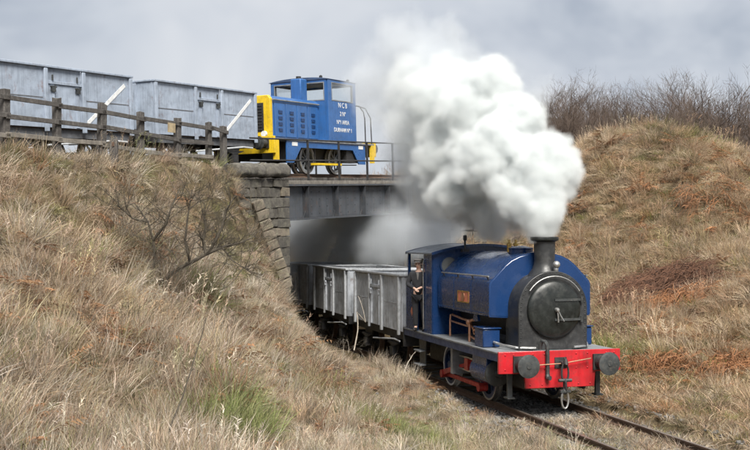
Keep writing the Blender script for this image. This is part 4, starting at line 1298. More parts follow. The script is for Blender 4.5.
def fbm(X, Y, sc, seed):
    out_ = np.zeros(len(X)); amp = 1.0; tot = 0
    r_ = np.random.default_rng(seed)
    for o_ in range(4):
        z_ = np.zeros(len(X))
        for j in range(5):
            a = r_.uniform(0, 6.283); ph = r_.uniform(0, 6.283); kk = sc * 2 ** o_ * r_.uniform(0.7, 1.4)
            z_ += np.sin(kk * (X * math.cos(a) + Y * math.sin(a)) + ph + 1.3 * np.sin(kk * 0.7 * (Y * math.cos(a) - X * math.sin(a)) + 2 * ph))
        out_ += amp * z_ / 2.3; tot += amp; amp *= 0.6
    return out_ / tot                           # roughly -1.5 .. 1.5
NC = 330000
Yc = np.sqrt(rng.uniform(6.0 ** 2, 60.0 ** 2, NC))
Xc = rng.uniform(-1, 1, NC) * (Yc * 0.375 + 1.6)
area = 2 * (np.arange(6, 60, 0.1) * 0.375 + 1.6).sum() * 0.1
base_d = NC / area
want = np.minimum(70, 70 * (11.0 / Yc) ** 0.9)
keep = rng.random(NC) < want / base_d
Xc, Yc = Xc[keep], Yc[keep]
qc = LC * (Xc - LX) + LS * (Yc - LY); tcn = -LS * (Xc - LX) + LC * (Yc - LY)
pc = UC * (Xc - UX) - US * (Yc - UY); sc_ = US * (Xc - UX) + UC * (Yc - UY)
Zc = height(Xc, Yc)
e_ = 0.25
gxn = (height(Xc + e_, Yc) - height(Xc - e_, Yc)) / (2 * e_); gyn = (height(Xc, Yc + e_) - height(Xc, Yc - e_)) / (2 * e_)
steep = np.hypot(gxn, gyn)
ok = steep < 3.5
ok &= ~((np.abs(pc) < 2.1) & (sc_ > -14) & (qc < 30))
ok &= ~((qc > -2.9) & (qc < 3.0) & (tcn > 8))
ok &= ~((np.abs(qc) < 1.55) & (tcn > -0.2))
ok &= ~((pc < -2.5) & (qc < -2))
ok &= ~((sc_ > 1.9) & (sc_ < 4.85) & (pc < 2.62) & (pc > 1.0))
for hp_, hr_ in (((662, 290), 1.75), ((655, 374), 0.5), ((742, 374), 0.6)):
    g_ = ground_at(*hp_)
    ok &= ~((((Xc - g_.x) / hr_) ** 2 + ((Yc - g_.y) / hr_) ** 2 < 1) & (rng.random(len(Xc)) < 0.93))
thin = (np.abs(qc) < 1.5)
ok &= ~(thin & (rng.random(len(Xc)) < 0.05))
Xc, Yc, Zc, qc, tcn, pc, sc_, gxn, gyn = [a_[ok] for a_ in (Xc, Yc, Zc, qc, tcn, pc, sc_, gxn, gyn)]
N = len(Xc)
n_green = fbm(Xc, Yc, 0.55, 3); n_rust = fbm(Xc, Yc, 0.5, 8); n_pale = fbm(Xc, Yc, 0.7, 21); n_tall = fbm(Xc, Yc, 0.8, 33)
pxc = 375 + F * Xc / Yc; pyc = 240 - F * (Zc - CAMZ) / Yc
right = qc > 1.6
thin = np.abs(qc) < 1.6
def patch(cx, cy, cz_r):
    """soft round patch about a point on the ground"""
    return np.exp(-(((Xc - cx) ** 2 + (Yc - cy) ** 2) / cz_r ** 2))
gpt = [(ground_at(*a_), r_) for a_, r_ in (((232, 428), 0.8), ((218, 415), 0.5), ((145, 390), 0.4), ((205, 292), 0.35), ((255, 405), 0.5), ((420, 430), 0.4))]
gpr = [(ground_at(*a_), r_) for a_, r_ in (((330, 382), 1.1), ((350, 372), 0.9), ((180, 308), 1.0), ((100, 340), 0.7), ((232, 400), 0.6), ((255, 340), 0.8), ((640, 372), 1.5), ((742, 372), 1.6), ((690, 372), 1.2), ((612, 342), 1.6), ((665, 310), 1.4), ((725, 210), 1.2))]
green = n_green + 0.08 + 0.06 * right
for g_, r_ in gpt:
    green = green + 1.7 * np.exp(-(((Xc - g_.x) / r_) ** 2 + ((Yc - g_.y + 0.7) / (r_ + 0.7)) ** 2))
rust = n_rust - 0.45
for g_, r_ in gpr:
    rust = rust + 0.85 * patch(g_.x, g_.y, r_)
rust = rust + 0.12 * right * (qc > 4.5) * (qc < 12)
green = green + 0.45 * (right & (qc < 4.5)) + 0.5 * thin
straw = np.array([[0.56, 0.475, 0.375], [0.63, 0.56, 0.47], [0.49, 0.38, 0.28], [0.66, 0.60, 0.52], [0.57, 0.44, 0.35], [0.48, 0.43, 0.29]])
ci = rng.integers(0, 6, N)
col = straw[ci] * (0.92 + 0.16 * np.clip(n_pale, -1, 1))[:, None]
tanc = np.array([0.42, 0.265, 0.135]); grc = np.array([0.24, 0.265, 0.095]); grb = np.array([0.24, 0.30, 0.095]); rsc = np.array([0.37, 0.215, 0.125]); rsd = np.array([0.24, 0.14, 0.085])
wt = np.clip(0.30 + 0.35 * n_rust + rng.normal(0, 0.25, N), 0, 1)[:, None]
col = col * (1 - 0.42 * wt) + tanc * 0.42 * wt
isg = rng.random(N) < np.clip(green * 0.5, 0.10, 0.85)
isr = (~isg) & (rng.random(N) < np.clip(rust * 0.42, 0.035, 0.6))
gm = rng.uniform(0.35, 1, N)[:, None]
gcolr = np.where((green > 1.2)[:, None], grb, grc)
col = np.where(isg[:, None], col * (1 - gm) * 0.8 + gcolr * gm, col)
rm_ = rng.uniform(0, 1, N)[:, None]
col = np.where(isr[:, None], rsc * rm_ + rsd * (1 - rm_), col)
col *= rng.uniform(0.55, 1.18, N)[:, None]
col = np.where(right[:, None], col * np.array([1.02, 0.94, 0.84]), col * 1.08)
dk = rng.random(N) < 0.07
col = np.where(dk[:, None], col * 0.4, col)
idx = rng.choice([0, 1, 2, 3, 4], N, p=[0.24, 0.24, 0.17, 0.19, 0.16])
idx = np.where(right & (rng.random(N) < 0.45), rng.choice([3, 4], N), idx)
idx = np.where(rng.random(N) < 0.02, 5, idx)
idx = np.where(isg & (green < 1.0) & (rng.random(N) < 0.65), 6, idx)
idx = np.where(isr & (rng.random(N) < 0.72), rng.choice([7, 8], N), idx)
idx = np.where(thin | ((np.abs(qc) < 3.4) & right), np.where(rng.random(N) < 0.7, 9, 6), idx)
scl = rng.uniform(0.75, 1.2, N) * (1 + 0.22 * np.clip(n_tall, -1.2, 1.2)) * (0.86 + 0.017 * Yc)
n_tus = fbm(Xc, Yc, 2.4, 71)
scl = scl * (1 + 0.38 * np.clip(n_tus, -1.3, 1.3))
mat_ = (n_tus < -0.45) & ~thin
idx = np.where(mat_ & (rng.random(N) < 0.7), 4, idx)
scl = np.where(thin, scl * 0.9, scl)
scl = np.where(right & (qc > 3.4), scl * 0.78, scl)
scl = np.where((qc > -6.5) & (qc < -1.5) & (tcn < 3), scl * 0.62, scl)
scl = np.where((qc > -3.6) & (qc < -1.5) & (tcn > -2), scl * 0.55, scl)
scl = np.where((np.abs(pc - 2.9) < 1.6) & (sc_ > -9) & (sc_ < 2), scl * 0.72, scl)
scl = np.where((tcn > 4) & (qc < -2) & (qc > -6.5) & (pc > 2.2) & (sc_ > -3), scl * 0.58, scl)
# lean a little down the slope
tilt = np.stack([np.clip(gyn, -1.2, 1.2) * 0.42 + rng.normal(0, 0.12, N), np.clip(-gxn, -1.2, 1.2) * 0.42 + rng.normal(0, 0.12, N), np.zeros(N)], 1)
yaw = rng.uniform(0, 6.283, N)
me = bpy.data.meshes.new('grass')
me.vertices.add(N)
me.vertices.foreach_set('co', np.stack([Xc, Yc, Zc], 1).astype('f').ravel())
def attr(nm, typ, arr, key):
    a_ = globals()['me'].attributes.new(nm, typ, 'POINT'); a_.data.foreach_set(key, np.ascontiguousarray(arr).ravel())
attr('col', 'FLOAT_COLOR', np.concatenate([col, np.ones((N, 1))], 1).astype('f'), 'color')
attr('idx', 'INT', idx.astype('i'), 'value')
attr('scl', 'FLOAT', scl.astype('f'), 'value')
attr('yaw', 'FLOAT', yaw.astype('f'), 'value')
attr('tilt', 'FLOAT_VECTOR', tilt.astype('f'), 'vector')
grass = bpy.data.objects.new('grass', me); COL.objects.link(grass)
tag(grass, 'dry straw coloured rough grass with green tufts covering the banks', 'grass', kind='stuff')
ng = bpy.data.node_groups.new('scatter', 'GeometryNodeTree')
ng.interface.new_socket('Geometry', in_out='INPUT', socket_type='NodeSocketGeometry')
ng.interface.new_socket('Geometry', in_out='OUTPUT', socket_type='NodeSocketGeometry')
def gn(t_, **k_):
    n = ng.nodes.new(t_)
    for a_, b_ in k_.items():
        setattr(n, a_, b_)
    return n
def named(nm, typ):
    n = gn('GeometryNodeInputNamedAttribute', data_type=typ); n.inputs['Name'].default_value = nm
    return n.outputs[0]
gi, go = gn('NodeGroupInput'), gn('NodeGroupOutput')
cinf = gn('GeometryNodeCollectionInfo'); cinf.inputs['Collection'].default_value = gcol; cinf.inputs['Separate Children'].default_value = True; cinf.inputs['Reset Children'].default_value = True
iop = gn('GeometryNodeInstanceOnPoints'); iop.inputs['Pick Instance'].default_value = True
r0 = gn('FunctionNodeEulerToRotation'); cx = gn('ShaderNodeCombineXYZ')
ng.links.new(named('yaw', 'FLOAT'), cx.inputs['Z']); ng.links.new(cx.outputs[0], r0.inputs[0])
r1 = gn('FunctionNodeEulerToRotation'); ng.links.new(named('tilt', 'FLOAT_VECTOR'), r1.inputs[0])
rr = gn('FunctionNodeRotateRotation'); rr.rotation_space = 'GLOBAL'
ng.links.new(r0.outputs[0], rr.inputs[0]); ng.links.new(r1.outputs[0], rr.inputs[1])
ng.links.new(gi.outputs[0], iop.inputs['Points']); ng.links.new(cinf.outputs[0], iop.inputs['Instance'])
ng.links.new(named('idx', 'INT'), iop.inputs['Instance Index']); ng.links.new(rr.outputs[0], iop.inputs['Rotation']); ng.links.new(named('scl', 'FLOAT'), iop.inputs['Scale'])
ng.links.new(iop.outputs[0], go.inputs[0])
grass.modifiers.new('scatter', 'NODES').node_group = ng
# loose stones along the lower track bed
peb = bpy.data.collections.new('pebbles')
for i in range(4):
    b = bmesh.new(); bmesh.ops.create_icosphere(b, subdivisions=1, radius=0.032)
    for v_ in b.verts:
        v_.co *= random.uniform(0.7, 1.25)
        v_.co.z *= 0.75
    pm = bpy.data.meshes.new('pebble'); b.to_mesh(pm); b.free()
    ca = pm.color_attributes.new('shade', 'FLOAT_COLOR', 'POINT'); ca.data.foreach_set('color', np.ones(len(pm.vertices) * 4, 'f'))
    pm.materials.append(MATS['grass_blade'])
    o = bpy.data.objects.new('%02d_pebble' % i, pm); peb.objects.link(o)
NP = 9000
tp = rng.uniform(-9, 4, NP); qp = rng.normal(0, 0.95, NP)
xp, yp = LX - LS * tp + LC * qp, LY + LC * tp + LS * qp
zp = np.maximum(height(xp, yp), -0.2) + 0.01
me = bpy.data.meshes.new('ballast'); me.vertices.add(NP)
me.vertices.foreach_set('co', np.stack([xp, yp, zp], 1).astype('f').ravel())
gcp = rng.uniform(0.10, 0.30, NP)[:, None] * np.array([1.05, 1.0, 0.93])
attr('col', 'FLOAT_COLOR', np.concatenate([gcp, np.ones((NP, 1))], 1).astype('f'), 'color')
attr('idx', 'INT', rng.integers(0, 4, NP).astype('i'), 'value')
attr('scl', 'FLOAT', rng.uniform(0.6, 1.5, NP).astype('f'), 'value')
attr('yaw', 'FLOAT', rng.uniform(0, 6.28, NP).astype('f'), 'value')
attr('tilt', 'FLOAT_VECTOR', rng.normal(0, 0.5, (NP, 3)).astype('f'), 'vector')
bal = bpy.data.objects.new('ballast', me); COL.objects.link(bal)
tag(bal, 'grey brown ballast stones along the lower track', 'ballast', kind='stuff')
ng2 = ng.copy()
for n in ng2.nodes:
    if n.bl_idname == 'GeometryNodeCollectionInfo':
        n.inputs['Collection'].default_value = peb
bal.modifiers.new('scatter', 'NODES').node_group = ng2

# ------------------------------------------------------------------ woody plants
def bark(name, c0, c1):
    k = NT(name)
    v = k.coord()
    k.link(k.ramp(k.noise(v, 6, 6, 0.7), [(0.35, c0), (0.65, c1)]), 'Base Color')
    k.b.inputs['Roughness'].default_value = 0.9
    MATS[name] = k.m
bark('bark_dark', (0.030, 0.024, 0.018), (0.085, 0.072, 0.052))
bark('bark_wood', (0.030, 0.022, 0.018), (0.075, 0.058, 0.048))
bark('twig_wood', (0.055, 0.038, 0.030), (0.110, 0.080, 0.062))
bark('twig_green', (0.06, 0.052, 0.036), (0.15, 0.13, 0.09))
bark('stalk_red', (0.06, 0.028, 0.016), (0.13, 0.07, 0.04))
bark('stalk_pale', (0.35, 0.30, 0.24), (0.55, 0.50, 0.42))
bark('bracken_brown', (0.035, 0.018, 0.012), (0.15, 0.070, 0.038))
bark('bracken_orange', (0.12, 0.05, 0.022), (0.30, 0.14, 0.06))

def grow(tr, cr, p, d, ln, r_, depth, maxd, up, kids, twig_from, jit=0.22):
    """one limb as a wobbling tapered tube, then its side shoots"""
    n_ = 4 if depth < 2 else 3
    pts, rs = [p], [r_]
    q = p.copy(); dd = d.copy()
    for i in range(n_):
        dd = (dd + Vector((random.gauss(0, jit), random.gauss(0, jit), random.gauss(0, jit) * 0.6 + up)) * 0.6).normalized()
        q = q + dd * (ln / n_)
        pts.append(q.copy()); rs.append(r_ * (1 - 0.62 * (i + 1) / n_))
    (cr if depth >= twig_from else tr).tube(pts, rs, 6 if depth == 0 else 4 if depth < 2 else 3, caps=False)
    if depth >= maxd:
        return
    for j in range(kids[depth]):
        t_ = random.uniform(0.28, 1.0) if depth else random.uniform(0.22, 1.0)
        i = min(n_ - 1, int(t_ * n_)); f_ = t_ * n_ - i
        b = pts[i].lerp(pts[i + 1], f_); rr_ = rs[i] + (rs[i + 1] - rs[i]) * f_
        axis_d = (pts[i + 1] - pts[i]).normalized()
        a = random.uniform(0, 6.283)
        o1 = axis_d.orthogonal().normalized(); o2 = axis_d.cross(o1)
        side = o1 * math.cos(a) + o2 * math.sin(a)
        nd = (axis_d * random.uniform(0.5, 1.0) + side * random.uniform(0.5, 0.95)).normalized()
        grow(tr, cr, b, nd, ln * random.uniform(0.42, 0.68) * (1.15 - 0.45 * t_), max(rr_ * 0.60, 0.0008), depth + 1, maxd, up, kids, twig_from, jit)

def tree_meshes(seed, kids, spread):
    random.seed(seed)
    tr, cr = MB(), MB()
    # unit height about 1: a leader with many upswept limbs
    grow(tr, cr, Vector((0, 0, -0.03)), Vector((random.uniform(-0.08, 0.08), random.uniform(-0.08, 0.08), 1)), 0.92, 0.013, 0, 3, 0.16 * spread, kids, 1, 0.21)
    if random.random() < 0.7:
        grow(tr, cr, Vector((0.015, 0.01, -0.03)), Vector((random.uniform(-0.3, 0.3), random.uniform(-0.3, 0.3), 1)).normalized(), 0.75, 0.010, 0, 3, 0.16 * spread, kids, 1, 0.21)
    return tr, cr
variants = []
for i in range(6):
    tr, cr = tree_meshes(100 + i, (16, 8, 5), 1.0)
    # twigs thickened to a real few millimetres when scaled up to about ten metres
    t_o = tr.build('trunk', 'bark_wood', None, fix=False)
    c_o = cr.build('crown', 'twig_wood', None, fix=False)
    variants.append((t_o.data, c_o.data))
    bpy.data.objects.remove(t_o); bpy.data.objects.remove(c_o)
random.seed(55)
def plant_tree(px, Y, ytop, var, name, label, cat, group):
    X = (px - 375) / F * Y
    zb = hz(X, Y)
    h_ = (CAMZ + (240 - ytop) / F * Y - zb) * 0.88
    r_ = empty(name, (X, Y, zb), (0, 0, random.uniform(0, 6.28)))
    sxy = random.uniform(0.9, 1.25)
    r_.scale = (h_ * sxy, h_ * sxy, h_)
    tag(r_, label, cat, group)
    for nm, dat in zip(('trunk', 'crown'), var):
        o = bpy.data.objects.new(nm, dat); COL.objects.link(o); o.parent = r_
def ordinal(n):
    return '%d%s' % (n, 'th' if 10 < n % 100 < 14 else {1: 'st', 2: 'nd', 3: 'rd'}.get(n % 10, 'th'))
def skyline(px):
    return np.interp(px, [520, 545, 560, 575, 600, 620, 640, 655, 670, 690, 705, 720, 735, 750, 775], [104, 97, 90, 84, 88, 85, 92, 95, 88, 84, 86, 88, 97, 92, 94])
for i in range(48):
    px = 516 + 256 * (i + random.uniform(-0.48, 0.48)) / 47
    plant_tree(px, random.uniform(54, 72), float(skyline(px)) - 3 + abs(random.gauss(0, 12)), random.choice(variants), 'bare_tree', 'bare leafless tree behind the grassy mound, %s from the left' % ordinal(i + 1), 'tree', 'bare trees of the wood behind the mound')
for i in range(20):
    px = 532 + 240 * (i + random.uniform(-0.4, 0.4)) / 19
    plant_tree(px, random.uniform(50, 57), float(skyline(px)) + 22 + random.uniform(-6, 12) + (28 if px > 715 else 0), random.choice(variants), 'bare_shrub', 'low bare shrub on the right bank skyline, %s from the left' % ordinal(i + 1), 'shrub', 'bare shrubs along the mound skyline')

# twisted hawthorn on the left bank
hb = ground_at(157, 291)
hw = empty('hawthorn_bush', hb)
tag(hw, 'leafless twisted hawthorn bush leaning right on the left bank', 'bush')
def hp(x, y, dy=0.0):
    Y = hb.y + dy
    return Vector(((x - 375) / F * Y, Y, CAMZ - (y - 240) / F * Y)) - hb
random.seed(21)
tr, cr = MB(), MB()
limbs = [([hp(157, 293), hp(163, 281, -.1), hp(175, 271, -.2), hp(190, 263, -.3), hp(206, 254, -.35), hp(213, 245, -.3)], 0.055, 0.032),
         ([hp(155, 292), hp(151, 276, .05), hp(155, 258, .0), hp(153, 240, -.1), hp(148, 222, -.1), hp(137, 206, 0)], 0.036, 0.016),
         ([hp(206, 254, -.35), hp(203, 240, -.3), hp(206, 226, -.4), hp(202, 210, -.4)], 0.042, 0.014),
         ([hp(206, 254, -.35), hp(222, 247, -.2), hp(240, 243, -.1), hp(255, 236, 0)], 0.040, 0.012),
         ([hp(213, 245, -.3), hp(222, 228, -.2), hp(226, 210, -.1), hp(236, 195, 0)], 0.036, 0.012),
         ([hp(153, 240, -.1), hp(166, 224, -.3), hp(172, 205, -.3), hp(180, 188, -.2)], 0.030, 0.010),
         ([hp(148, 222, -.1), hp(132, 218, .1), hp(117, 205, .2)], 0.026, 0.010),
         ([hp(190, 263, -.3), hp(185, 240, -.5), hp(188, 215, -.5), hp(192, 190, -.4)], 0.030, 0.010),
         ([hp(222, 247, -.2), hp(232, 260, -.4), hp(250, 272, -.5)], 0.02, 0.007)]
for pts, ra, rb in limbs:
    n_ = len(pts)
    tr.tube(pts, [ra + (rb - ra) * i / (n_ - 1) for i in range(n_)], 7, caps=False)
    for j in range(11 if ra > 0.05 else 17):
        i = random.randrange(max(0, n_ // 2 - 1) if ra > 0.05 else 0, n_ - 1)
        b = pts[i].lerp(pts[i + 1], random.random())
        dx = (pts[i + 1] - pts[i]).normalized()
        d = (dx * 0.4 + Vector((random.gauss(0.1, 0.7), random.gauss(0, 0.7), random.gauss(0.25, 0.6)))).normalized()
        grow(cr, cr, b, d, random.uniform(0.4, 0.9), 0.009, 1, 3, 0.06, (0, 6, 6), 0, 0.32)
tr.build('trunk', 'bark_dark', hw, fix=False); cr.build('crown', 'bark_dark', hw, fix=False)
# thorny scrub by the pier and along the toe of the bank in front of the wagons
def scrub(px, py, size, n, mat, name, label, cat, dirb=(0, 0, 1), rad=0.008):
    g_ = ground_at(px, py)
    r_ = empty(name, g_); tag(r_, label, cat)
    cr = MB(); stem = MB()
    for j in range(n):
        d = (Vector(dirb) + Vector((random.gauss(0, 0.5), random.gauss(0, 0.4), 0))).normalized()
        b_ = Vector((random.gauss(0, size * 0.25), random.gauss(0, size * 0.2), -0.05))
        grow(stem if j < 3 else cr, cr, b_, d, size * random.uniform(0.6, 1.15), rad, 1, 3, -0.02, (0, 4, 3), 2, 0.25)
    stem.build('stem', 'bark_dark', r_, fix=False)
    cr.build('crown', mat, r_, fix=False)
scrub(240, 215, 0.9, 9, 'twig_green', 'bramble_bush', 'tangled pale bramble bush against the stone pier', 'bush', (0.3, -0.2, 0.9))
scrub(250, 232, 0.7, 8, 'twig_green', 'bramble_bush', 'bramble scrub half hiding the lower stones of the pier', 'bush', (0.3, -0.2, 0.8))
scrub(262, 262, 0.8, 7, 'twig_green', 'bramble_bush', 'bramble scrub at the foot of the sloping wing wall', 'bush', (0.4, 0, 0.8))
scrub(222, 185, 0.7, 7, 'twig_green', 'bramble_bush', 'bramble scrub on the bank top beside the coping stones', 'bush', (0.3, 0, 0.8))
scrub(300, 318, 0.8, 7, 'stalk_pale', 'dead_weed', 'pale dead weeds standing before the far wagons', 'weed', (0.1, 0, 1))
scrub(322, 338, 0.75, 6, 'stalk_pale', 'dead_weed', 'pale dead weeds below the second wagon', 'weed', (0.25, 0, 1))
scrub(345, 352, 0.6, 5, 'stalk_pale', 'dead_weed', 'dead weed clump below the wagon behind the locomotive', 'weed', (0.1, 0, 1), 0.006)
scrub(100, 150, 0.6, 8, 'twig_green', 'dead_weed', 'dead twigs against the middle of the timber fence', 'weed', (0, 0, 1), 0.006)
scrub(40, 147, 0.6, 8, 'twig_green', 'dead_weed', 'dead twigs at the fence by the left edge', 'weed', (0, 0, 1), 0.006)
scrub(185, 160, 0.55, 8, 'twig_green', 'dead_weed', 'dead twigs at the right end of the timber fence', 'weed', (0, 0, 1), 0.006)
# single tall stalks in the foreground
def stalk(name, pxs, mat, label, r0=0.018, at_y=None):
    g_ = ground_at(*pxs[0])
    if at_y:
        g_ = Vector(((pxs[0][0] - 375) / F * at_y, at_y, hz((pxs[0][0] - 375) / F * at_y, at_y)))
    r_ = empty(name, g_); tag(r_, label, 'stalk')
    pts = []
    for i, (x, y) in enumerate(pxs):
        Y = g_.y + 0.12 * i
        pts.append(Vector(((x - 375) / F * Y, Y, CAMZ - (y - 240) / F * Y)) - g_)
    fine = []
    for i in range(len(pts) - 1):
        for k_ in range(3):
            fine.append(pts[i].lerp(pts[i + 1], k_ / 3) + Vector((random.gauss(0, 0.006), 0, random.gauss(0, 0.006))))
    fine.append(pts[-1])
    m = MB(); m.tube(fine, [r0 * (1 - 0.65 * i / (len(fine) - 1)) for i in range(len(fine))], 5); m.build('stem', mat, r_, fix=False)
    m = MB()
    for j in range(5):
        i = random.randrange(len(fine) // 2, len(fine) - 1)
        m.tube([fine[i], fine[i] + Vector((random.uniform(-0.08, 0.10), random.uniform(-0.05, 0.05), random.uniform(0.05, 0.12)))], [0.003, 0.0015], 4)
    tag(m.build('side_shoots', mat, r_, fix=False), kind='stuff')
stalk('dead_stalk', [(159, 452), (172, 424), (183, 396), (194, 360), (206, 318)], 'bark_dark', 'tall thin red brown stalk rising at the lower left of the bank')
stalk('dead_stalk', [(134, 450), (139, 432), (143, 414)], 'stalk_red', 'short brown stalk left of the tall one at the bottom edge', 0.013)
stalk('dead_stalk', [(312, 440), (325, 415), (340, 385)], 'stalk_red', 'thin brown stalk on the bank below the middle of the picture', 0.013)
stalk('dead_stalk', [(183, 450), (184, 425)], 'stalk_red', 'small brown stalk right of the tall one at the bottom edge', 0.012)
stalk('bent_stalk', [(354, 350), (358, 330), (357, 312), (366, 322), (362, 305), (358, 296)], 'stalk_pale', 'pale bent stalk standing before the grey wagon side', 0.018, 28.6)
stalk('bent_stalk', [(402, 378), (408, 362), (415, 352)], 'stalk_pale', 'short pale stalk in the grass below the locomotive cab', 0.012)

# heaps of dead bracken on the right bank
def bracken(px, py, n, wx, wy, ln, mat, label, hgt=0.35):
    g_ = ground_at(px, py)
    m = MB()
    for j in range(n):
        a = random.uniform(0, 6.283); rr_ = math.sqrt(random.random())
        x, y = g_.x + wx * rr_ * math.cos(a), g_.y + wy * rr_ * math.sin(a)
        z = hz(x, y) + hgt * (1 - rr_ * rr_) * random.uniform(0.05, 1.25) * (0.82 + 0.18 * math.sin(3.1 * x + 2.0 * y)) + 0.04
        # stems hang down the slope, fanning out
        gx_ = hz(x + 0.3, y) - hz(x - 0.3, y); gy_ = hz(x, y + 0.3) - hz(x, y - 0.3)
        d = Vector((-gx_ / 0.6 * 0.9 + random.gauss(0, 0.8) + 0.35 * math.cos(a), -gy_ / 0.6 * 0.9 + random.gauss(0, 0.5), 0))
        if d.length < 0.1:
            d = Vector((1, 0, 0))
        d.normalize()
        l_ = ln * random.uniform(0.5, 1.2)
        pts = []
        lift = random.choice([0.08, 0.12, 0.2, 0.38])
        for i in range(4):
            t_ = i / 3
            qx, qy = x + d.x * l_ * t_, y + d.y * l_ * t_
            pts.append((qx, qy, hz(qx, qy) + (z - hz(x, y)) * (1 - 0.55 * t_) + lift * math.sin(t_ * 2.6)))
        m.tube([(a_[0] + random.gauss(0, 0.03), a_[1], a_[2] + random.gauss(0, 0.03)) for a_ in pts], [0.011, 0.010, 0.008, 0.004], 3, caps=False)
    o = m.build('dead_bracken', mat, None, fix=False)
    tag(o, label, 'bracken', kind='stuff')
bracken(662, 292, 2000, 1.45, 2.2, 0.9, 'bracken_brown', 'big dark heap of dead bracken stems on the right bank', 0.6)
bracken(684, 306, 420, 1.0, 0.8, 0.8, 'bracken_orange', 'orange dead bracken below the dark heap', 0.45)
bracken(640, 300, 260, 0.9, 1.0, 0.8, 'bracken_brown', 'brown dead bracken left of the dark heap', 0.25)
bracken(655, 374, 240, 1.0, 0.6, 0.6, 'bracken_orange', 'orange dead bracken at the foot of the right bank', 0.22)
bracken(742, 374, 240, 1.0, 0.6, 0.6, 'bracken_orange', 'orange dead bracken at the right edge of the picture', 0.22)
bracken(610, 335, 200, 0.9, 0.8, 0.7, 'bracken_brown', 'brown dead bracken beside the right buffer', 0.22)
bracken(715, 195, 200, 1.4, 1.2, 0.9, 'bracken_orange', 'rusty bracken high on the right bank', 0.2)
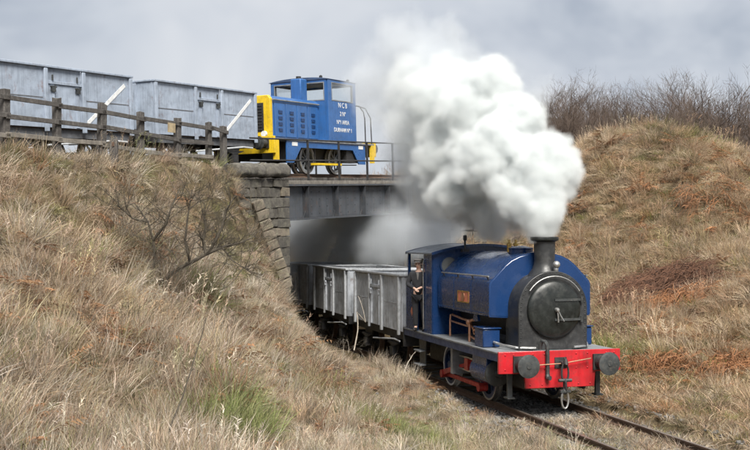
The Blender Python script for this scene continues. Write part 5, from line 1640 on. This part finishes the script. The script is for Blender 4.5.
# ------------------------------------------------------------------ steam: a density field of many billows, filled into a volume grid
def steam_cloud(name, label, puffs, dens, lo, hi, vox, warp, soft, color, colr_noise=0.0, seed=0.0, gain=1.0, cut=0.0, fade=None):
    """puffs: (centre xyz, radius, weight)"""
    g = bpy.data.node_groups.new(name, 'GeometryNodeTree')
    g.interface.new_socket('Geometry', in_out='INPUT', socket_type='NodeSocketGeometry')
    g.interface.new_socket('Geometry', in_out='OUTPUT', socket_type='NodeSocketGeometry')
    lk = g.links.new
    def N(t_, **k_):
        n = g.nodes.new(t_)
        for a_, b_ in k_.items():
            setattr(n, a_, b_)
        return n
    def M(op, a_, b_=None, c_=None, clamp=False):
        n = N('ShaderNodeMath', operation=op); n.use_clamp = clamp
        for i, x in enumerate((a_, b_, c_)):
            if x is None:
                continue
            if hasattr(x, 'is_linked'):
                lk(x, n.inputs[i])
            else:
                n.inputs[i].default_value = x
        return n.outputs[0]
    def VM(op, a_, b_=None, s_=None):
        n = N('ShaderNodeVectorMath', operation=op)
        for i, x in enumerate((a_, b_)):
            if x is None:
                continue
            if hasattr(x, 'is_linked'):
                lk(x, n.inputs[i])
            else:
                n.inputs[i].default_value = x
        if s_ is not None:
            n.inputs['Scale'].default_value = s_
        return n.outputs['Value'] if op in ('LENGTH', 'DISTANCE') else n.outputs['Vector']
    def noise(vec, sc_, det, rough=0.55, col_=False):
        n = N('ShaderNodeTexNoise'); lk(vec, n.inputs['Vector'])
        n.inputs['Scale'].default_value = sc_; n.inputs['Detail'].default_value = det; n.inputs['Roughness'].default_value = rough
        return n.outputs['Color' if col_ else 'Fac']
    pos = N('GeometryNodeInputPosition').outputs[0]
    ps = VM('ADD', pos, (seed, seed * 0.7, seed * 1.3))
    P = pos
    for sc_, am in warp:
        nv = noise(ps, sc_, 1.5, 0.5, True)
        nv = VM('SUBTRACT', nv, (0.5, 0.5, 0.5))
        P = VM('ADD', P, VM('SCALE', nv, None, am * 2))
    f = None
    for c_, r_, wt in puffs:
        d = M('DIVIDE', VM('DISTANCE', P, tuple(c_)), r_)
        e_ = M('MULTIPLY', M('SUBTRACT', 1.0, d), wt) if wt != 1 else M('SUBTRACT', 1.0, d)
        f = e_ if f is None else M('MAXIMUM', f, e_)
    # cauliflower edge: rounded lumps eat into the outline at two sizes
    for sc_, am in ((1.3, 0.28), (3.0, 0.17), (6.5, 0.12), (13.0, 0.06)):
        vo = N('ShaderNodeTexVoronoi', feature='F1'); lk(ps, vo.inputs['Vector']); vo.inputs['Scale'].default_value = sc_
        f = M('SUBTRACT', f, M('MULTIPLY', M('SUBTRACT', vo.outputs['Distance'], 0.38), am * gain))
    f = M('SUBTRACT', f, cut)
    a_ = M('DIVIDE', f, soft, clamp=True)
    a_ = M('MULTIPLY', M('MULTIPLY', a_, a_), M('SUBTRACT', 3.0, M('MULTIPLY', a_, 2.0)))
    nd = noise(ps, 0.9, 3, 0.6)
    a_ = M('MULTIPLY', a_, M('MULTIPLY_ADD', nd, colr_noise * 2, 1 - colr_noise))
    if fade:                                     # older steam, farther from the chimney, has thinned out
        sx = N('ShaderNodeSeparateXYZ'); lk(pos, sx.inputs[0])
        mr = N('ShaderNodeMapRange'); lk(sx.outputs['Y'], mr.inputs['Value'])
        for k_, v_ in zip(('From Min', 'From Max', 'To Min', 'To Max'), fade):
            mr.inputs[k_].default_value = v_
        a_ = M('MULTIPLY', a_, mr.outputs[0])
    a_ = M('MULTIPLY', a_, dens)
    vc = N('GeometryNodeVolumeCube')
    lk(a_, vc.inputs['Density'])
    vc.inputs['Min'].default_value = lo; vc.inputs['Max'].default_value = hi
    for ax, i in zip('XYZ', range(3)):
        vc.inputs['Resolution ' + ax].default_value = max(8, int((hi[i] - lo[i]) / vox))
    k = NT(name)
    k.t.nodes.remove(k.b)
    pv = k.n('ShaderNodeVolumePrincipled', {'Color': (*color, 1), 'Density': 1.0, 'Anisotropy': 0.0})
    k.t.links.new(pv.outputs[0], k.out.inputs['Volume'])
    sm_ = N('GeometryNodeSetMaterial'); sm_.inputs['Material'].default_value = k.m
    lk(vc.outputs[0], sm_.inputs[0])
    lk(sm_.outputs[0], N('NodeGroupOutput').inputs[0])
    me_ = bpy.data.meshes.new(name); me_.materials.append(k.m)
    o = bpy.data.objects.new(name, me_); COL.objects.link(o)
    o.modifiers.new('fill', 'NODES').node_group = g
    tag(o, label, 'steam', kind='stuff')
    return o
def pp(px, py, rpx, Y, wt=1):
    return (((px - 375) / F * Y, Y, CAMZ - (py - 240) / F * Y), rpx / F * Y, wt)
dense = [pp(545, 237, 13, 21.7), pp(545, 222, 20, 21.75), pp(541, 205, 34, 21.9), pp(541, 178, 42, 22.4), pp(549, 157, 32, 22.4), pp(518, 198, 40, 22.6), pp(503, 162, 52, 23.2),
         pp(517, 128, 37, 23.4), pp(478, 124, 52, 24.2), pp(488, 92, 40, 24.2), pp(455, 150, 52, 24.8), pp(440, 108, 50, 25.2), pp(470, 195, 42, 24.2), pp(455, 84, 36, 25.5),
         pp(410, 88, 44, 26.5, 0.7), pp(408, 135, 44, 26.5, 0.6), pp(428, 170, 40, 26.0, 0.6), pp(405, 78, 30, 27, 0.5), pp(440, 198, 34, 25.5, 0.45), pp(490, 217, 28, 23.6, 0.55)]
thin = [pp(436, 200, 46, 26.5), pp(484, 222, 40, 24.6), pp(415, 165, 44, 28), pp(392, 110, 46, 29), pp(392, 78, 46, 29), pp(440, 66, 46, 27), pp(405, 50, 40, 29), pp(425, 42, 36, 28), pp(505, 82, 40, 26), pp(432, 230, 36, 27),
        pp(372, 88, 32, 31), pp(515, 228, 24, 23), pp(460, 228, 34, 25.5), pp(540, 100, 26, 25)]
under = [pp(330, 240, 52, 40), pp(385, 240, 46, 38), pp(300, 250, 38, 41), pp(360, 225, 50, 43), pp(300, 225, 42, 45), pp(415, 232, 34, 34), pp(440, 235, 40, 31)]
steam_cloud('steam', 'thick white steam billowing up from the locomotive chimney', dense, 8.5, (-1.9, 19.4, 3.42), (5.4, 29.8, 10.9), 0.054, ((0.5, 0.5), (1.6, 0.22), (4.0, 0.11)), 0.28, (0.83, 0.852, 0.855), 0.5, 3.1, fade=(22.4, 26.0, 1.0, 0.18))
steam_cloud('thin_steam', 'thin grey steam drifting left across the bridge end', thin, 1.7, (-4.4, 22.0, 2.9), (5.0, 36.0, 12.0), 0.11, ((0.4, 0.8), (1.1, 0.45), (2.6, 0.15)), 0.8, (0.74, 0.77, 0.80), 0.9, 9.4)
steam_cloud('bridge_smoke', 'grey smoke hanging under the girder bridge', under, 0.9, (-5.0, 28.0, 2.2), (2.6, 49.0, 5.6), 0.15, ((0.3, 0.6), (0.9, 0.3)), 0.6, (0.66, 0.69, 0.72), 0.6, 1.7)
